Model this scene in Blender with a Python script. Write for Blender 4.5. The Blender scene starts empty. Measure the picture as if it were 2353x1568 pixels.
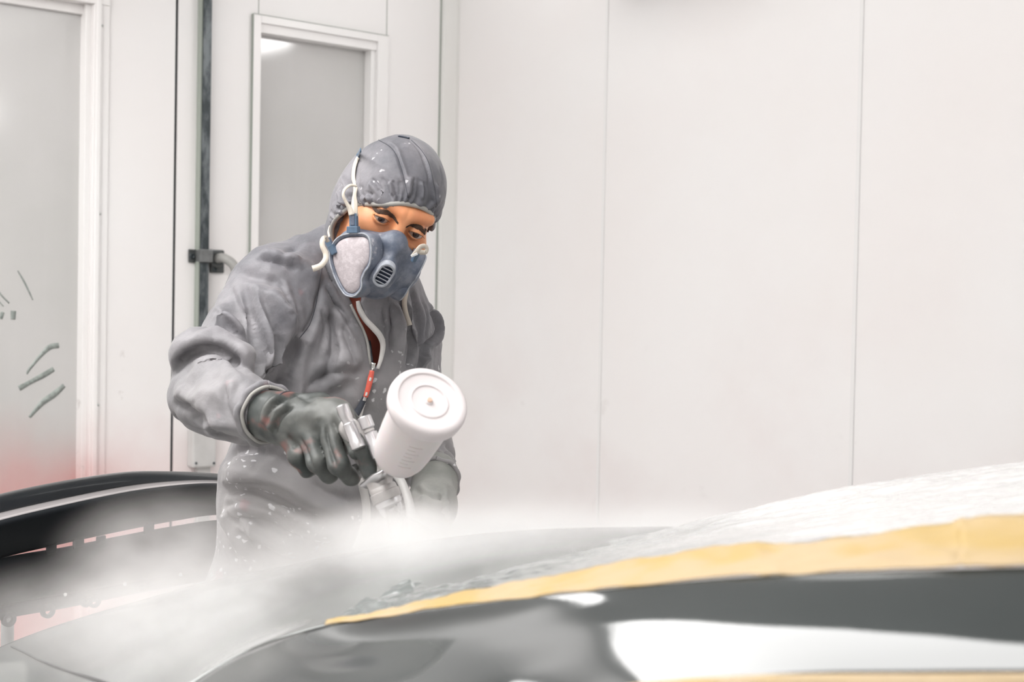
import bpy, bmesh, math, random
import numpy as np
from mathutils import Vector, Matrix, noise as mnoise
from mathutils.bvhtree import BVHTree

random.seed(7); np.random.seed(7)
SC = bpy.context.scene
COL = SC.collection
# ------------------------------------------------------------------ camera
FPX = 3268.0                       # 50 mm on a 36 mm frame, 2353 px wide
PITCH, ROLL = math.radians(1.46), math.radians(1.06)
CAM = Vector((0, 0, 1.48))
_F = Vector((0, math.cos(PITCH), -math.sin(PITCH)))
_U0 = Vector((0, math.sin(PITCH), math.cos(PITCH)))
_R = Vector((1, 0, 0)) * math.cos(ROLL) + _U0 * math.sin(ROLL)
_U = -Vector((1, 0, 0)) * math.sin(ROLL) + _U0 * math.cos(ROLL)
cd = bpy.data.cameras.new('camera'); cam = bpy.data.objects.new('camera', cd); COL.objects.link(cam)
cd.lens = 50; cd.sensor_width = 36; cd.sensor_fit = 'HORIZONTAL'
m = Matrix((( _R.x, _U.x, -_F.x, CAM.x), (_R.y, _U.y, -_F.y, CAM.y), (_R.z, _U.z, -_F.z, CAM.z), (0, 0, 0, 1)))
cam.matrix_world = m
cd.dof.use_dof = True; cd.dof.focus_distance = 2.42; cd.dof.aperture_fstop = 6.3
cd.clip_start = 0.05
SC.camera = cam
# ------------------------------------------------------------------ world and exposure
SC.cycles.volume_bounces = 4; SC.cycles.max_bounces = 9; SC.cycles.diffuse_bounces = 4; SC.cycles.glossy_bounces = 3
SC.cycles.volume_step_rate = 3.0; SC.cycles.volume_preview_step_rate = 3.0; SC.cycles.volume_max_steps = 96
wd = bpy.data.worlds.new('world'); SC.world = wd; wd.use_nodes = True
wd.node_tree.nodes['Background'].inputs[0].default_value = (1, 1, 1, 1)
wd.node_tree.nodes['Background'].inputs[1].default_value = 0.6
SC.view_settings.view_transform = 'Standard'; SC.view_settings.look = 'None'
SC.view_settings.gamma = 1.0; SC.view_settings.exposure = -0.7
SC.view_settings.use_curve_mapping = False

def P(px, py, d):
    """point of the place seen at a pixel of the 2353x1568 photograph, d metres deep"""
    px, py, d = float(px), float(py), float(d)
    return CAM + d * (_F + ((px - 1176.5) / FPX) * _R - ((py - 784.0) / FPX) * _U)
def ray(px, py):
    return (P(px, py, 1.0) - CAM).normalized()

# ------------------------------------------------------------------ materials
MATS = {}
def nmat(name):
    m = bpy.data.materials.new(name); m.use_nodes = True; MATS[name] = m
    nt = m.node_tree; return m, nt, nt.nodes['Principled BSDF']
def setp(b, **k):
    for kk, v in k.items():
        kk = kk.replace('_', ' ')
        for i in b.inputs:
            if i.name.lower() == kk.lower():
                i.default_value = (*v, 1) if isinstance(v, tuple) and len(v) == 3 and i.type == 'RGBA' else v
                break
        else: raise KeyError(kk)
def mat(name, col, rough=.5, bump=0, bscale=50, var=0, vscale=8, bdist=.001, **k):
    m, nt, b = nmat(name)
    setp(b, Base_Color=col, Roughness=rough, **k)
    if var or bump:
        tc = nt.nodes.new('ShaderNodeTexCoord')
    if var:
        n = nt.nodes.new('ShaderNodeTexNoise'); n.inputs['Scale'].default_value = vscale; n.inputs['Detail'].default_value = 6
        nt.links.new(tc.outputs['Object'], n.inputs['Vector'])
        r = nt.nodes.new('ShaderNodeMapRange'); r.inputs[1].default_value = .3; r.inputs[2].default_value = .7
        r.inputs[3].default_value = 1 - var; r.inputs[4].default_value = 1 + var
        nt.links.new(n.outputs[0], r.inputs[0])
        x = nt.nodes.new('ShaderNodeVectorMath'); x.operation = 'SCALE'; x.inputs[0].default_value = col
        nt.links.new(r.outputs[0], x.inputs['Scale']); nt.links.new(x.outputs[0], b.inputs['Base Color'])
    if bump:
        n2 = nt.nodes.new('ShaderNodeTexNoise'); n2.inputs['Scale'].default_value = bscale; n2.inputs['Detail'].default_value = 5
        nt.links.new(tc.outputs['Object'], n2.inputs['Vector'])
        bp = nt.nodes.new('ShaderNodeBump'); bp.inputs['Strength'].default_value = bump; bp.inputs['Distance'].default_value = bdist
        nt.links.new(n2.outputs[0], bp.inputs['Height']); nt.links.new(bp.outputs[0], b.inputs['Normal'])
    return m
class NT:
    """small node helper"""
    def __init__(s, nt): s.nt = nt; s.tc = nt.nodes.new('ShaderNodeTexCoord')
    def noise(s, scale, detail=5, vec=None, rough=.5):
        n = s.nt.nodes.new('ShaderNodeTexNoise'); n.inputs['Scale'].default_value = scale; n.inputs['Detail'].default_value = detail
        n.inputs['Roughness'].default_value = rough
        s.nt.links.new(vec or s.tc.outputs['Object'], n.inputs['Vector']); return n.outputs[0]
    def map(s, v, a, b, c=0., d=1., smooth=True):
        r = s.nt.nodes.new('ShaderNodeMapRange'); r.interpolation_type = 'SMOOTHSTEP' if smooth else 'LINEAR'
        for i, q in zip((1, 2, 3, 4), (a, b, c, d)): r.inputs[i].default_value = q
        s.nt.links.new(v, r.inputs[0]); return r.outputs[0]
    def math(s, op, a, b=None):
        n = s.nt.nodes.new('ShaderNodeMath'); n.operation = op
        for i, q in ((0, a), (1, b)):
            if q is None: continue
            if isinstance(q, (int, float)): n.inputs[i].default_value = q
            else: s.nt.links.new(q, n.inputs[i])
        return n.outputs[0]
    def mix(s, f, a, b):
        n = s.nt.nodes.new('ShaderNodeMix'); n.data_type = 'RGBA'
        s.link(f, n.inputs[0])
        for i, q in ((6, a), (7, b)):
            if isinstance(q, tuple): n.inputs[i].default_value = (*q, 1)
            else: s.nt.links.new(q, n.inputs[i])
        return n.outputs[2]
    def link(s, a, b):
        if isinstance(a, (int, float)): b.default_value = a
        else: s.nt.links.new(a, b)
    def xyz(s, vec=None):
        n = s.nt.nodes.new('ShaderNodeSeparateXYZ'); s.nt.links.new(vec or s.tc.outputs['Object'], n.inputs[0]); return n.outputs
    def mapping(s, scale=(1, 1, 1), loc=(0, 0, 0), rot=(0, 0, 0), vec=None):
        n = s.nt.nodes.new('ShaderNodeMapping'); n.inputs['Scale'].default_value = scale; n.inputs['Location'].default_value = loc
        n.inputs['Rotation'].default_value = rot
        s.nt.links.new(vec or s.tc.outputs['Object'], n.inputs['Vector']); return n.outputs[0]
    def voronoi(s, scale, vec=None, rnd=1.):
        n = s.nt.nodes.new('ShaderNodeTexVoronoi'); n.inputs['Scale'].default_value = scale; n.inputs['Randomness'].default_value = rnd
        s.nt.links.new(vec or s.tc.outputs['Object'], n.inputs['Vector']); return n
    def bump(s, h, strength, dist, prev=None):
        n = s.nt.nodes.new('ShaderNodeBump'); n.inputs['Strength'].default_value = strength; n.inputs['Distance'].default_value = dist
        s.nt.links.new(h, n.inputs['Height'])
        if prev: s.nt.links.new(prev, n.inputs['Normal'])
        return n.outputs[0]

# ------------------------------------------------------------------ object helpers
def link(name, me, m=None, parent=None):
    o = bpy.data.objects.new(name, me); COL.objects.link(o)
    if m: me.materials.append(m)
    if parent: o.parent = parent
    return o
def npmesh(name, V, F, smooth=True):
    me = bpy.data.meshes.new(name)
    V = np.asarray(V, dtype=np.float32)
    if isinstance(F, np.ndarray):
        n, k = F.shape
        me.vertices.add(len(V)); me.vertices.foreach_set('co', V.ravel())
        me.loops.add(n * k); me.loops.foreach_set('vertex_index', F.astype(np.int32).ravel())
        me.polygons.add(n); me.polygons.foreach_set('loop_start', np.arange(0, n * k, k, dtype=np.int32))
        me.update(calc_edges=True)
    else:
        me.from_pydata([tuple(v) for v in V.tolist()], [], F); me.update()
    me.polygons.foreach_set('use_smooth', [smooth] * len(me.polygons))
    return me
def bm_obj(name, bm, m, parent=None, smooth=False, bevel=0, seg=2):
    bmesh.ops.recalc_face_normals(bm, faces=bm.faces)
    me = bpy.data.meshes.new(name); bm.to_mesh(me); bm.free()
    me.polygons.foreach_set('use_smooth', [smooth] * len(me.polygons))
    o = link(name, me, m, parent)
    if bevel:
        b = o.modifiers.new('bevel', 'BEVEL'); b.width = bevel; b.segments = seg; b.limit_method = 'ANGLE'
    return o
def empty(name, loc):
    o = bpy.data.objects.new(name, None); COL.objects.link(o); o.location = loc; o.empty_display_size = .1
    bpy.context.view_layer.update(); return o
def tag(o, label=None, cat=None, group=None, kind=None):
    if label: o['label'] = label
    if cat: o['category'] = cat
    if group: o['group'] = group
    if kind: o['kind'] = kind
    return o
def adopt(root, *obs):
    """parent keeping world place"""
    for o in obs:
        o.parent = root; o.matrix_parent_inverse = root.matrix_world.inverted()
def crom(pts, n):
    """catmull rom through pts (k,d) -> n samples"""
    p = np.asarray(pts, float); k = len(p)
    if k == 2:
        t = np.linspace(0, 1, n)[:, None]; return p[0] * (1 - t) + p[1] * t
    q = np.vstack([2 * p[0] - p[1], p, 2 * p[-1] - p[-2]])
    T = np.linspace(0, k - 1, n); i = np.minimum(T.astype(int), k - 2); t = (T - i)[:, None]
    a, b, c, d = q[i], q[i + 1], q[i + 2], q[i + 3]
    return .5 * (2 * b + (c - a) * t + (2 * a - 5 * b + 4 * c - d) * t * t + (3 * b - a - 3 * c + d) * t ** 3)
def loft(name, rows, nu, nv, m, parent=None, thick=.002, smooth=True, disp=None):
    """surface through rows of points (len R rows x K pts) interpolated to nv x nu"""
    A = np.array([[tuple(p) for p in r] for r in rows], float)
    B = np.stack([crom(A[i], nu) for i in range(len(A))])           # R,nu,3
    Cc = np.stack([crom(B[:, j], nv) for j in range(nu)], axis=1)   # nv,nu,3
    if disp is not None: Cc = disp(Cc)
    idx = np.arange(nu * nv).reshape(nv, nu)
    F = np.stack([idx[:-1, :-1], idx[:-1, 1:], idx[1:, 1:], idx[1:, :-1]], -1).reshape(-1, 4)
    o = link(name, npmesh(name, Cc.reshape(-1, 3), F, smooth), m, parent)
    if thick:
        s = o.modifiers.new('solid', 'SOLIDIFY'); s.thickness = thick; s.offset = 0
    return o
def tube_arrays(pts, rad, ns=12, flat=1., up=None, n=None, cap=True):
    """tube through pts; rad scalar or list; flat: ratio of 2nd axis"""
    if n is None: n = max(2, (len(pts) - 1) * 8 + 1)
    p = crom([tuple(q) for q in pts], n)
    r = np.full(n, rad) if np.isscalar(rad) else crom(np.array(rad, float)[:, None], n)[:, 0]
    t = np.gradient(p, axis=0); t /= np.linalg.norm(t, axis=1)[:, None] + 1e-12
    u = np.zeros_like(p)
    u0 = np.array(up if up is not None else (0, 0, 1.0), float)
    if up is None and abs(t[0] @ u0) > .9: u0 = np.array((0, 1.0, 0))
    prev = u0
    for i in range(n):
        b = (u0 if up is not None else prev); b = b - t[i] * (b @ t[i]); b /= np.linalg.norm(b) + 1e-12; u[i] = b; prev = b
    w = np.cross(t, u)
    a = np.linspace(0, 2 * math.pi, ns, endpoint=False)
    V = p[:, None] + r[:, None, None] * (np.cos(a)[None, :, None] * w[:, None] + flat * np.sin(a)[None, :, None] * u[:, None])
    V = V.reshape(-1, 3); F = []
    for i in range(n - 1):
        for j in range(ns):
            k = (j + 1) % ns
            F.append((i * ns + j, i * ns + k, (i + 1) * ns + k, (i + 1) * ns + j))
    if cap:
        F.append(tuple(range(ns - 1, -1, -1))); F.append(tuple((n - 1) * ns + j for j in range(ns)))
    return V, F
def tube(name, pts, rad, m, parent=None, **k):
    V, F = tube_arrays(pts, rad, **k)
    return link(name, npmesh(name, V, F), m, parent)
def ribbon(name, pts, width, thick, m, parent=None, up=(0, -1, 0), n=None):
    """flat strap; up = face normal (vector or per point list)"""
    if n is None: n = (len(pts) - 1) * 8 + 1
    p = crom([tuple(q) for q in pts], n)
    w_ = np.full(n, width) if np.isscalar(width) else crom(np.array(width, float)[:, None], n)[:, 0]
    U = np.array(up, float)
    U = np.tile(U, (n, 1)) if U.ndim == 1 else crom(U, n)
    t = np.gradient(p, axis=0); t /= np.linalg.norm(t, axis=1)[:, None]
    U = U - t * (U * t).sum(1)[:, None]; U /= np.linalg.norm(U, axis=1)[:, None]
    s = np.cross(t, U)
    V = []; F = []
    for i in range(n):
        h = w_[i] / 2
        for (a, b) in ((-1, -.5), (1, -.5), (1, .5), (-1, .5)):
            V.append(p[i] + s[i] * h * a + U[i] * thick * b)
    for i in range(n - 1):
        for j in range(4):
            k = (j + 1) % 4; F.append((i * 4 + j, i * 4 + k, i * 4 + 4 + k, i * 4 + 4 + j))
    F.append((3, 2, 1, 0)); F.append(tuple((n - 1) * 4 + j for j in range(4)))
    o = link(name, npmesh(name, V, F), m, parent)
    o.data.shade_flat() if False else None
    return o
def lathe(name, prof, m, parent=None, mw=None, ns=48, smooth=True):
    """profile [(r,z)] around local z"""
    V = []; F = []
    k = len(prof)
    for (r, z) in prof:
        for j in range(ns):
            a = 2 * math.pi * j / ns; V.append((r * math.cos(a), r * math.sin(a), z))
    for i in range(k - 1):
        for j in range(ns):
            q = (j + 1) % ns; F.append((i * ns + j, i * ns + q, (i + 1) * ns + q, (i + 1) * ns + j))
    F.append(tuple(range(ns - 1, -1, -1))); F.append(tuple((k - 1) * ns + j for j in range(ns)))
    me = npmesh(name, V, F, smooth)
    if mw is not None: me.transform(mw)
    o = link(name, me, m, parent)
    if smooth:
        e = o.modifiers.new('edge', 'EDGE_SPLIT'); e.split_angle = math.radians(38)
    return o
def frame(origin, z, x=(1, 0, 0)):
    """matrix with local z along z"""
    z = Vector(z).normalized(); x = Vector(x); x = (x - z * x.dot(z)).normalized(); y = z.cross(x)
    return Matrix(((x.x, y.x, z.x, origin[0]), (x.y, y.y, z.y, origin[1]), (x.z, y.z, z.z, origin[2]), (0, 0, 0, 1)))

# ------------------------------------------------------------------ the booth: two walls meet in a corner behind the man
AX = Vector((.763, .647, 0)).normalized()      # along the door wall, towards the corner
BX = Vector((AX.y, -AX.x, 0))                  # along the plain wall, away from the corner; also faces out of the door wall
CORNER = P(1035, 700, 5.0); CORNER.z = 0
CEIL = 2.95
LA, LB = 6.2, 8.2
def wallA(px, py):
    """(distance from corner, height) where the ray meets the door wall"""
    d = ray(px, py); t = (CORNER - CAM).dot(BX) / d.dot(BX); q = CAM + d * t
    return (CORNER - q).dot(AX), q.z
def wallB(px, py):
    d = ray(px, py); t = (CORNER - CAM).dot(AX) / d.dot(AX); q = CAM + d * t
    return (q - CORNER).dot(BX), q.z
def sA(px, py=300): return wallA(px, py)[0]
def sB(px, py=500): return wallB(px, py)[0]
def box_bm(bm, o, x, y, z, x0, x1, y0, y1, z0, z1):
    vs = [bm.verts.new(o + x * a + y * b + z * c) for c in (z0, z1) for b in (y0, y1) for a in (x0, x1)]
    for f in ((0, 1, 3, 2), (4, 6, 7, 5), (0, 4, 5, 1), (2, 3, 7, 6), (0, 2, 6, 4), (1, 5, 7, 3)):
        bm.faces.new([vs[i] for i in f])
ZV = Vector((0, 0, 1))
def boxA(bm, s0, s1, z0, z1, d0, d1): box_bm(bm, CORNER, -AX, BX, ZV, s0, s1, d0, d1, z0, z1)
def boxB(bm, s0, s1, z0, z1, d0, d1): box_bm(bm, CORNER, BX, -AX, ZV, s0, s1, d0, d1, z0, z1)

# lacquered white panel, dusted with pink overspray low down near the left window
def panel_mat(name, overspray, base=(.885, .872, .868), rough=.38):
    m, nt, b = nmat(name); N = NT(nt)
    n1 = N.noise(1.3, 4); n2 = N.noise(14, 8, rough=.65)
    c = N.mix(N.map(n1, .35, .7), base, (base[0] * .985, base[1] * .968, base[2] * .962))
    x, y, z = N.xyz()[:]
    if overspray:
        # distance along the wall measured from the corner
        along = N.nt.nodes.new('ShaderNodeVectorMath'); along.operation = 'DOT_PRODUCT'
        nt.links.new(N.tc.outputs['Object'], along.inputs[0]); along.inputs[1].default_value = -AX
        s = N.math('SUBTRACT', along.outputs['Value'], -(CORNER.dot(AX)))
        s0 = sA(215, 1050)
        near = N.map(N.math('ABSOLUTE', N.math('SUBTRACT', s, s0 - .02)), .0, .55, 1, .15)
        zz = N.math('ADD', z, N.math('MULTIPLY', N.noise(3.5, 5), .35))
        low = N.map(zz, .98, 1.38, 1, 0)
        f = N.math('MULTIPLY', N.math('MULTIPLY', near, low), .6)
        c = N.mix(f, c, (.62, .22, .2))
        # grime specks
        sp = N.math('MULTIPLY', N.map(n2, .56, .64), N.map(zz, 1.2, 1.75, .4, 0))
        sp2 = N.math('MULTIPLY', sp, N.map(N.noise(9, 3), .55, .65))
        c = N.mix(sp2, c, (.3, .25, .22))
    else:
        f = N.math('MULTIPLY', N.map(N.noise(2.2, 6), .42, .72), N.map(z, .8, 1.9, .5, .05))
        c = N.mix(f, c, (.79, .72, .71))
        sm = N.math('MULTIPLY', N.map(N.noise(9, 7), .66, .76), N.map(z, .9, 1.5, .25, 0.))
        c = N.mix(sm, c, (.5, .45, .43))
    nt.links.new(c, b.inputs['Base Color'])
    setp(b, Roughness=rough)
    nt.links.new(N.bump(N.noise(60, 4), .12, .0006), b.inputs['Normal'])
    return m
M_panelA = panel_mat('white_panel_dusted', True)
M_panelB = panel_mat('white_panel', False)
M_frame = panel_mat('white_frame', True, (.885, .875, .87), .3)
M_dark = mat('dark_gap', (.02, .022, .024), .6)
M_reveal = mat('grey_reveal', (.5, .52, .5), .5)

sc_ = {k: sA(v) for k, v in dict(w1r=209, w1f=250, gap=404, rail0=453, rail1=474, w2o=576, w2l=594, w2r=862, w2ro=886, end=1010).items()}
S_END = LA
w1top = wallA(180, 4)[1] ; w2top = wallA(740, 96)[1]; W1L = sA(209) + .95
WBOT = .45
T = .08
bm = bmesh.new()
def gapbox(s0, s1, z0=0, z1=CEIL): boxA(bm, s0, s1, z0, z1, -T, 0)
gapbox(0, sc_['w2r'])
gapbox(sc_['w2r'], sc_['w2l'], 0, WBOT); gapbox(sc_['w2r'], sc_['w2l'], w2top, CEIL)
gapbox(sc_['w2l'], sc_['gap'] - .005)
gapbox(sc_['gap'] + .005, sc_['w1r'])
gapbox(sc_['w1r'], W1L, 0, WBOT); gapbox(sc_['w1r'], W1L, w1top, CEIL)
gapbox(W1L, S_END)
wl = bm_obj('wall_left', bm, M_panelA); tag(wl, kind='structure')
bm = bmesh.new(); boxA(bm, -.15, S_END + .1, 0, CEIL, -T - .05, -T - .002); boxA(bm, sc_['gap'] - .005, sc_['gap'] + .005, 0, CEIL, -T - .01, -.006)
tag(bm_obj('trim_1', bm, M_dark), kind='structure')       # dark cavity behind the door gap
bm = bmesh.new(); boxB(bm, 0, LB, 0, CEIL, -T, 0)
tag(bm_obj('wall_back', bm, M_panelB), kind='structure')
bm = bmesh.new(); box_bm(bm, CORNER - AX * LA, BX, -AX, ZV, -.1, LB + .1, 0, .08, 0, CEIL)
tag(bm_obj('wall_front', bm, M_panelB), kind='structure')
bm = bmesh.new(); box_bm(bm, CORNER + BX * LB, -AX, BX, ZV, -.1, LA + .1, 0, .08, 0, CEIL)
tag(bm_obj('wall_right', bm, M_panelB), kind='structure')
M_floor = mat('floor_grey', (.5, .5, .49), .5, bump=.3, bscale=20, var=.12, vscale=2)
bm = bmesh.new(); box_bm(bm, CORNER, -AX, BX, ZV, -.1, LA + .1, -.1, LB + .1, -.1, 0)
tag(bm_obj('floor', bm, M_floor), kind='structure')
M_ceil = mat('ceiling_filter', (.48, .48, .475), .9, bump=.5, bscale=140, var=.04, vscale=30)
bm = bmesh.new(); box_bm(bm, CORNER, -AX, BX, ZV, -.1, LA + .1, -.1, LB + .1, CEIL, CEIL + .1)
tag(bm_obj('ceiling', bm, M_ceil), kind='structure')

# corner post: a grey strip with a thin dark joint
bm = bmesh.new()
cpx = sA(1010)
cb = sB(1049)
v = []
for zc in (0, CEIL):
    for q in ((cpx, .0), (cpx - .006, .012)): v.append(bm.verts.new(CORNER - AX * q[0] + BX * q[1] + ZV * zc))
    for q in ((cb, .012), (cb, .0)): v.append(bm.verts.new(CORNER + BX * q[0] - AX * q[1] + ZV * zc))
for i in range(3): bm.faces.new((v[i], v[i + 1], v[i + 5], v[i + 4]))
bm.faces.new((v[3], v[0], v[4], v[7]))
tag(bm_obj('trim_2', bm, panel_mat('corner_post_paint', False, (.77, .77, .75), .4)), kind='structure')
bm = bmesh.new(); boxA(bm, cpx + .001, cpx + .006, 0, CEIL, -.001, .003)
M_joint = mat('joint_grey', (.33, .36, .32), .6)
tag(bm_obj('trim_3', bm, M_joint), kind='structure')

# panel joints of the plain wall
M_joint2 = mat('joint_pale', (.84, .83, .825), .5)
nt_ = 4
for px in (1388, 1972):
    s = sB(px); bm = bmesh.new()
    boxB(bm, s - .010, s + .002, 0, CEIL, 0, .002); boxB(bm, s + .003, s + .0045, 0, CEIL, 0, .001)
    tag(bm_obj('trim_%d' % nt_, bm, M_joint2, bevel=.001), kind='structure'); nt_ += 1
s = sB(1380)
# panel joints above the door window
bm = bmesh.new()
for px in (594, 888):
    s, z = wallA(px, 35 if px == 594 else 88); boxA(bm, s - .0012, s + .0012, z, CEIL, -.001, .001)
tag(bm_obj('trim_%d' % nt_, bm, M_joint), kind='structure'); nt_ += 1
# cover strip beside the left window
s0, s1 = sA(248), sA(232)
bm = bmesh.new(); boxA(bm, s0, s1, 0, CEIL, 0, .006); boxA(bm, sA(226), sA(216), 0, CEIL, 0, .016); boxA(bm, s1, sA(211), 0, CEIL, 0, .010)
tag(bm_obj('trim_%d' % nt_, bm, M_frame, bevel=.002), kind='structure'); nt_ += 1
bm = bmesh.new()
for zz in (wallA(230, 60)[1], wallA(227, 492)[1], wallA(224, 930)[1]):
    for k in range(1):
        bmesh.ops.create_uvsphere(bm, u_segments=10, v_segments=6, radius=.004, matrix=Matrix.Translation(CORNER - AX * sA(229) + BX * .010 + ZV * zz))
tag(bm_obj('trim_%d' % nt_, bm, M_reveal, smooth=True), kind='structure'); nt_ += 1

# windows: frosted, dusty panes
def glass_mat(name, left):
    m, nt, b = nmat(name); N = NT(nt)
    c = N.mix(N.map(N.noise(2.5, 5), .3, .7), (.53, .525, .51), (.575, .565, .555))
    x, y, z = N.xyz()[:]
    streak = N.noise(30, 4, vec=N.mapping((1, 1, .05)))
    c = N.mix(N.math('MULTIPLY', N.map(streak, .5, .75), .12), c, (.62, .61, .6))
    if left:
        zz = N.math('ADD', z, N.math('MULTIPLY', N.noise(3.5, 5), .35))
        c = N.mix(N.map(zz, 1.0, 1.36, .6, 0), c, (.62, .16, .14))
    nt.links.new(c, b.inputs['Base Color'])
    setp(b, Roughness=.5, Coat_Weight=1., Coat_Roughness=.10, Coat_IOR=1.6)
    nt.links.new(N.bump(N.noise(90, 3), .08, .0006), b.inputs['Normal'])
    return m
def window(n, s0, s1, z0, z1, gm, jamb, fmat, outer=None):
    """s0<s1 measured from the corner"""
    fr = []
    root_bm = bmesh.new(); boxA(root_bm, s0 - .001, s1 + .001, z0 - .001, z1 + .001, -.052, -.046)
    g = bm_obj('window_%d' % n, root_bm, gm); tag(g, kind='structure')
    bm = bmesh.new()
    # inner bead, set back
    boxA(bm, s0, s0 + .016, z0, z1, -.046, -.006); boxA(bm, s1 - .006, s1, z0, z1, -.046, -.01)
    boxA(bm, s0, s1, z1 - .028, z1, -.046, -.028); boxA(bm, s0, s1, z0, z0 + .03, -.046, -.01)
    f = bm_obj('window_frame', bm, fmat, bevel=.0015); adopt(g, f)
    if outer:
        bm = bmesh.new(); a, b_, c_ = outer
        boxA(bm, s1, b_, z0 - .04, c_, 0, .010); boxA(bm, a, s0, z0 - .04, c_, 0, .010); boxA(bm, s0, s1, z1, c_, 0, .010)
        boxA(bm, s0, s1, z0 - .04, z0, 0, .012)
        f = bm_obj('window_casing', bm, fmat, bevel=.0012); adopt(g, f)
        bm = bmesh.new(); boxA(bm, b_, b_ + .002, z0 - .04, c_, 0, .011); boxA(bm, a, b_, c_, c_ + .0015, 0, .011)
        f = bm_obj('window_joint', bm, M_joint); adopt(g, f)
    return g
window(1, sc_['w1r'], W1L, WBOT, w1top, glass_mat('frosted_glass_left', True), .02, M_frame)
bm = bmesh.new()
boxA(bm, sc_['w1r'] - .05, W1L + .02, w1top + .0, w1top + .03, 0, .012)
tag(bm_obj('trim_%d' % nt_, bm, M_frame, bevel=.002), kind='structure'); nt_ += 1
ctop = wallA(740, 59)[1]
window(2, sc_['w2r'], sc_['w2l'], WBOT, wallA(740, 76)[1] - .0, glass_mat('frosted_glass_right', False), .02, M_frame, (sc_['w2ro'], sc_['w2o'], ctop))

# finger marks wiped in the dust of the left window
def on_glass(px, py):
    s, z = wallA(px, py); return CORNER - AX * s - BX * .0455 + ZV * z
M_mark = mat('wiped_glass', (.27, .3, .28), .35, var=.25, vscale=90)
marks = [([(150, 795), (128, 800), (105, 822), (82, 850), (76, 862)], [.012, .012, .008, .006, .003]),
         ([(138, 850), (115, 864), (85, 880), (58, 895)], [.011, .012, .010, .012]),
         ([(162, 888), (140, 908), (110, 930), (82, 962)], [.010, .014, .012, .006]),
         ([(45, 715), (44, 735)], [.012, .010]), ([(20, 718), (16, 734)], [.008, .007]),
         ([(55, 622), (72, 652), (90, 690)], [.002, .004, .002]), ([(0, 655), (18, 680), (35, 697)], [.002, .003, .003]),
         ([(0, 680), (22, 705)], [.002, .002])]
for pts, w in marks:
    o = ribbon('finger_smear', [on_glass(*q) for q in pts], [v_ * 1.3 for v_ in (w if len(w) == len(pts) else w[:len(pts)])], .0008, M_mark, up=tuple(BX))
    tag(o, kind='structure'); o.name = 'trim_%d' % nt_; nt_ += 1

# light fittings: long diffusers in the ceiling and along the top of the walls
def emis(name, col, e):
    m = bpy.data.materials.new(name); m.use_nodes = True; nt = m.node_tree; nt.nodes.clear()
    em = nt.nodes.new('ShaderNodeEmission'); em.inputs[0].default_value = (*col, 1); em.inputs[1].default_value = e
    o = nt.nodes.new('ShaderNodeOutputMaterial'); nt.links.new(em.outputs[0], o.inputs[0]); return m
M_lampC = emis('lamp_diffuser', (1, .985, .97), LAMP_C) if 'LAMP_C' in globals() else emis('lamp_diffuser', (1, .985, .97), 11.0)
M_lampW = emis('lamp_tube_glow', (1, .985, .98), 34.0)
M_metal_w = mat('fitting_white', (.8, .8, .8), .35)
def lamp(center, along, out, L, W, label, group, mat_):
    """fitting: housing box with diffuser facing 'out'"""
    along = along.normalized(); out = out.normalized(); side = out.cross(along)
    r = empty('ceiling_light' if out.z < -.9 else 'wall_light', center)
    bm = bmesh.new(); box_bm(bm, center, along, side, out, -L / 2, L / 2, -W / 2, W / 2, .0, .05); h = bm_obj('housing', bm, M_metal_w, bevel=.004); adopt(r, h)
    bm = bmesh.new(); box_bm(bm, center, along, side, out, -L / 2 + .03, L / 2 - .03, -W / 2 + .03, W / 2 - .03, .05, .062); d = bm_obj('diffuser', bm, mat_, bevel=.004); adopt(r, d)
    tag(r, label, 'light', group); return r
M_fillN = emis('fill_diffuser_dim', (1, .985, .97), 3.2)  # dim diffuser of the added fill lights
M_lampB = emis('lamp_diffuser_bright', (1, .985, .97), 19.0)
rows = ('second row behind the camera', 'row farthest from the plain wall')
ends = ('at the door end', 'in the middle', 'at the far end')
for i, u in enumerate((4.3, 5.5)):
    for j, w in enumerate((1.5, 3.4, 5.3)):
        lamp(CORNER - AX * u + BX * w + ZV * CEIL, BX, Vector((0, 0, -1)), 1.84, .34, 'bright ceiling light %s, %s' % (ends[j], rows[i]), 'ceiling lights of the booth', M_lampC)
lamp(CORNER - AX * 2.74 + BX * 1.95 + ZV * CEIL, BX, Vector((0, 0, -1)), 3.6, .84, 'broad bright ceiling light above the hood and windscreen of the car', 'light', M_lampB)
for w, e_ in ((1.1, 'against the door wall'), (3.1, 'over the masked windscreen'), (5.1, 'over the rear of the car'), (7.1, 'against the end wall')):
    lamp(CORNER - AX * .36 + BX * w + ZV * CEIL, BX, Vector((0, 0, -1)), 1.9, .6, 'added soft ceiling fill light along the plain wall, ' + e_, 'added soft ceiling fill lights', M_fillN)  # unseen panels added to brighten the door wall and plain wall
for w in (1.12, 4.3):
    lamp(CORNER + BX * w + ZV * 2.53 - AX * .04, BX, (-AX - ZV * .08), .6, .13, 'short wall light high on the plain wall, ' + ('near the corner' if w < 2 else 'far from the corner'), 'short wall lights', M_lampW)
lamp(CORNER - AX * 2.6 + BX * (LB - .1) + ZV * 2.3, AX, (-BX - ZV * .35), 2.8, .5, 'added long fill light on the end wall behind the camera', None, M_fillN)  # unseen light added to brighten the man from the camera side
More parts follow.
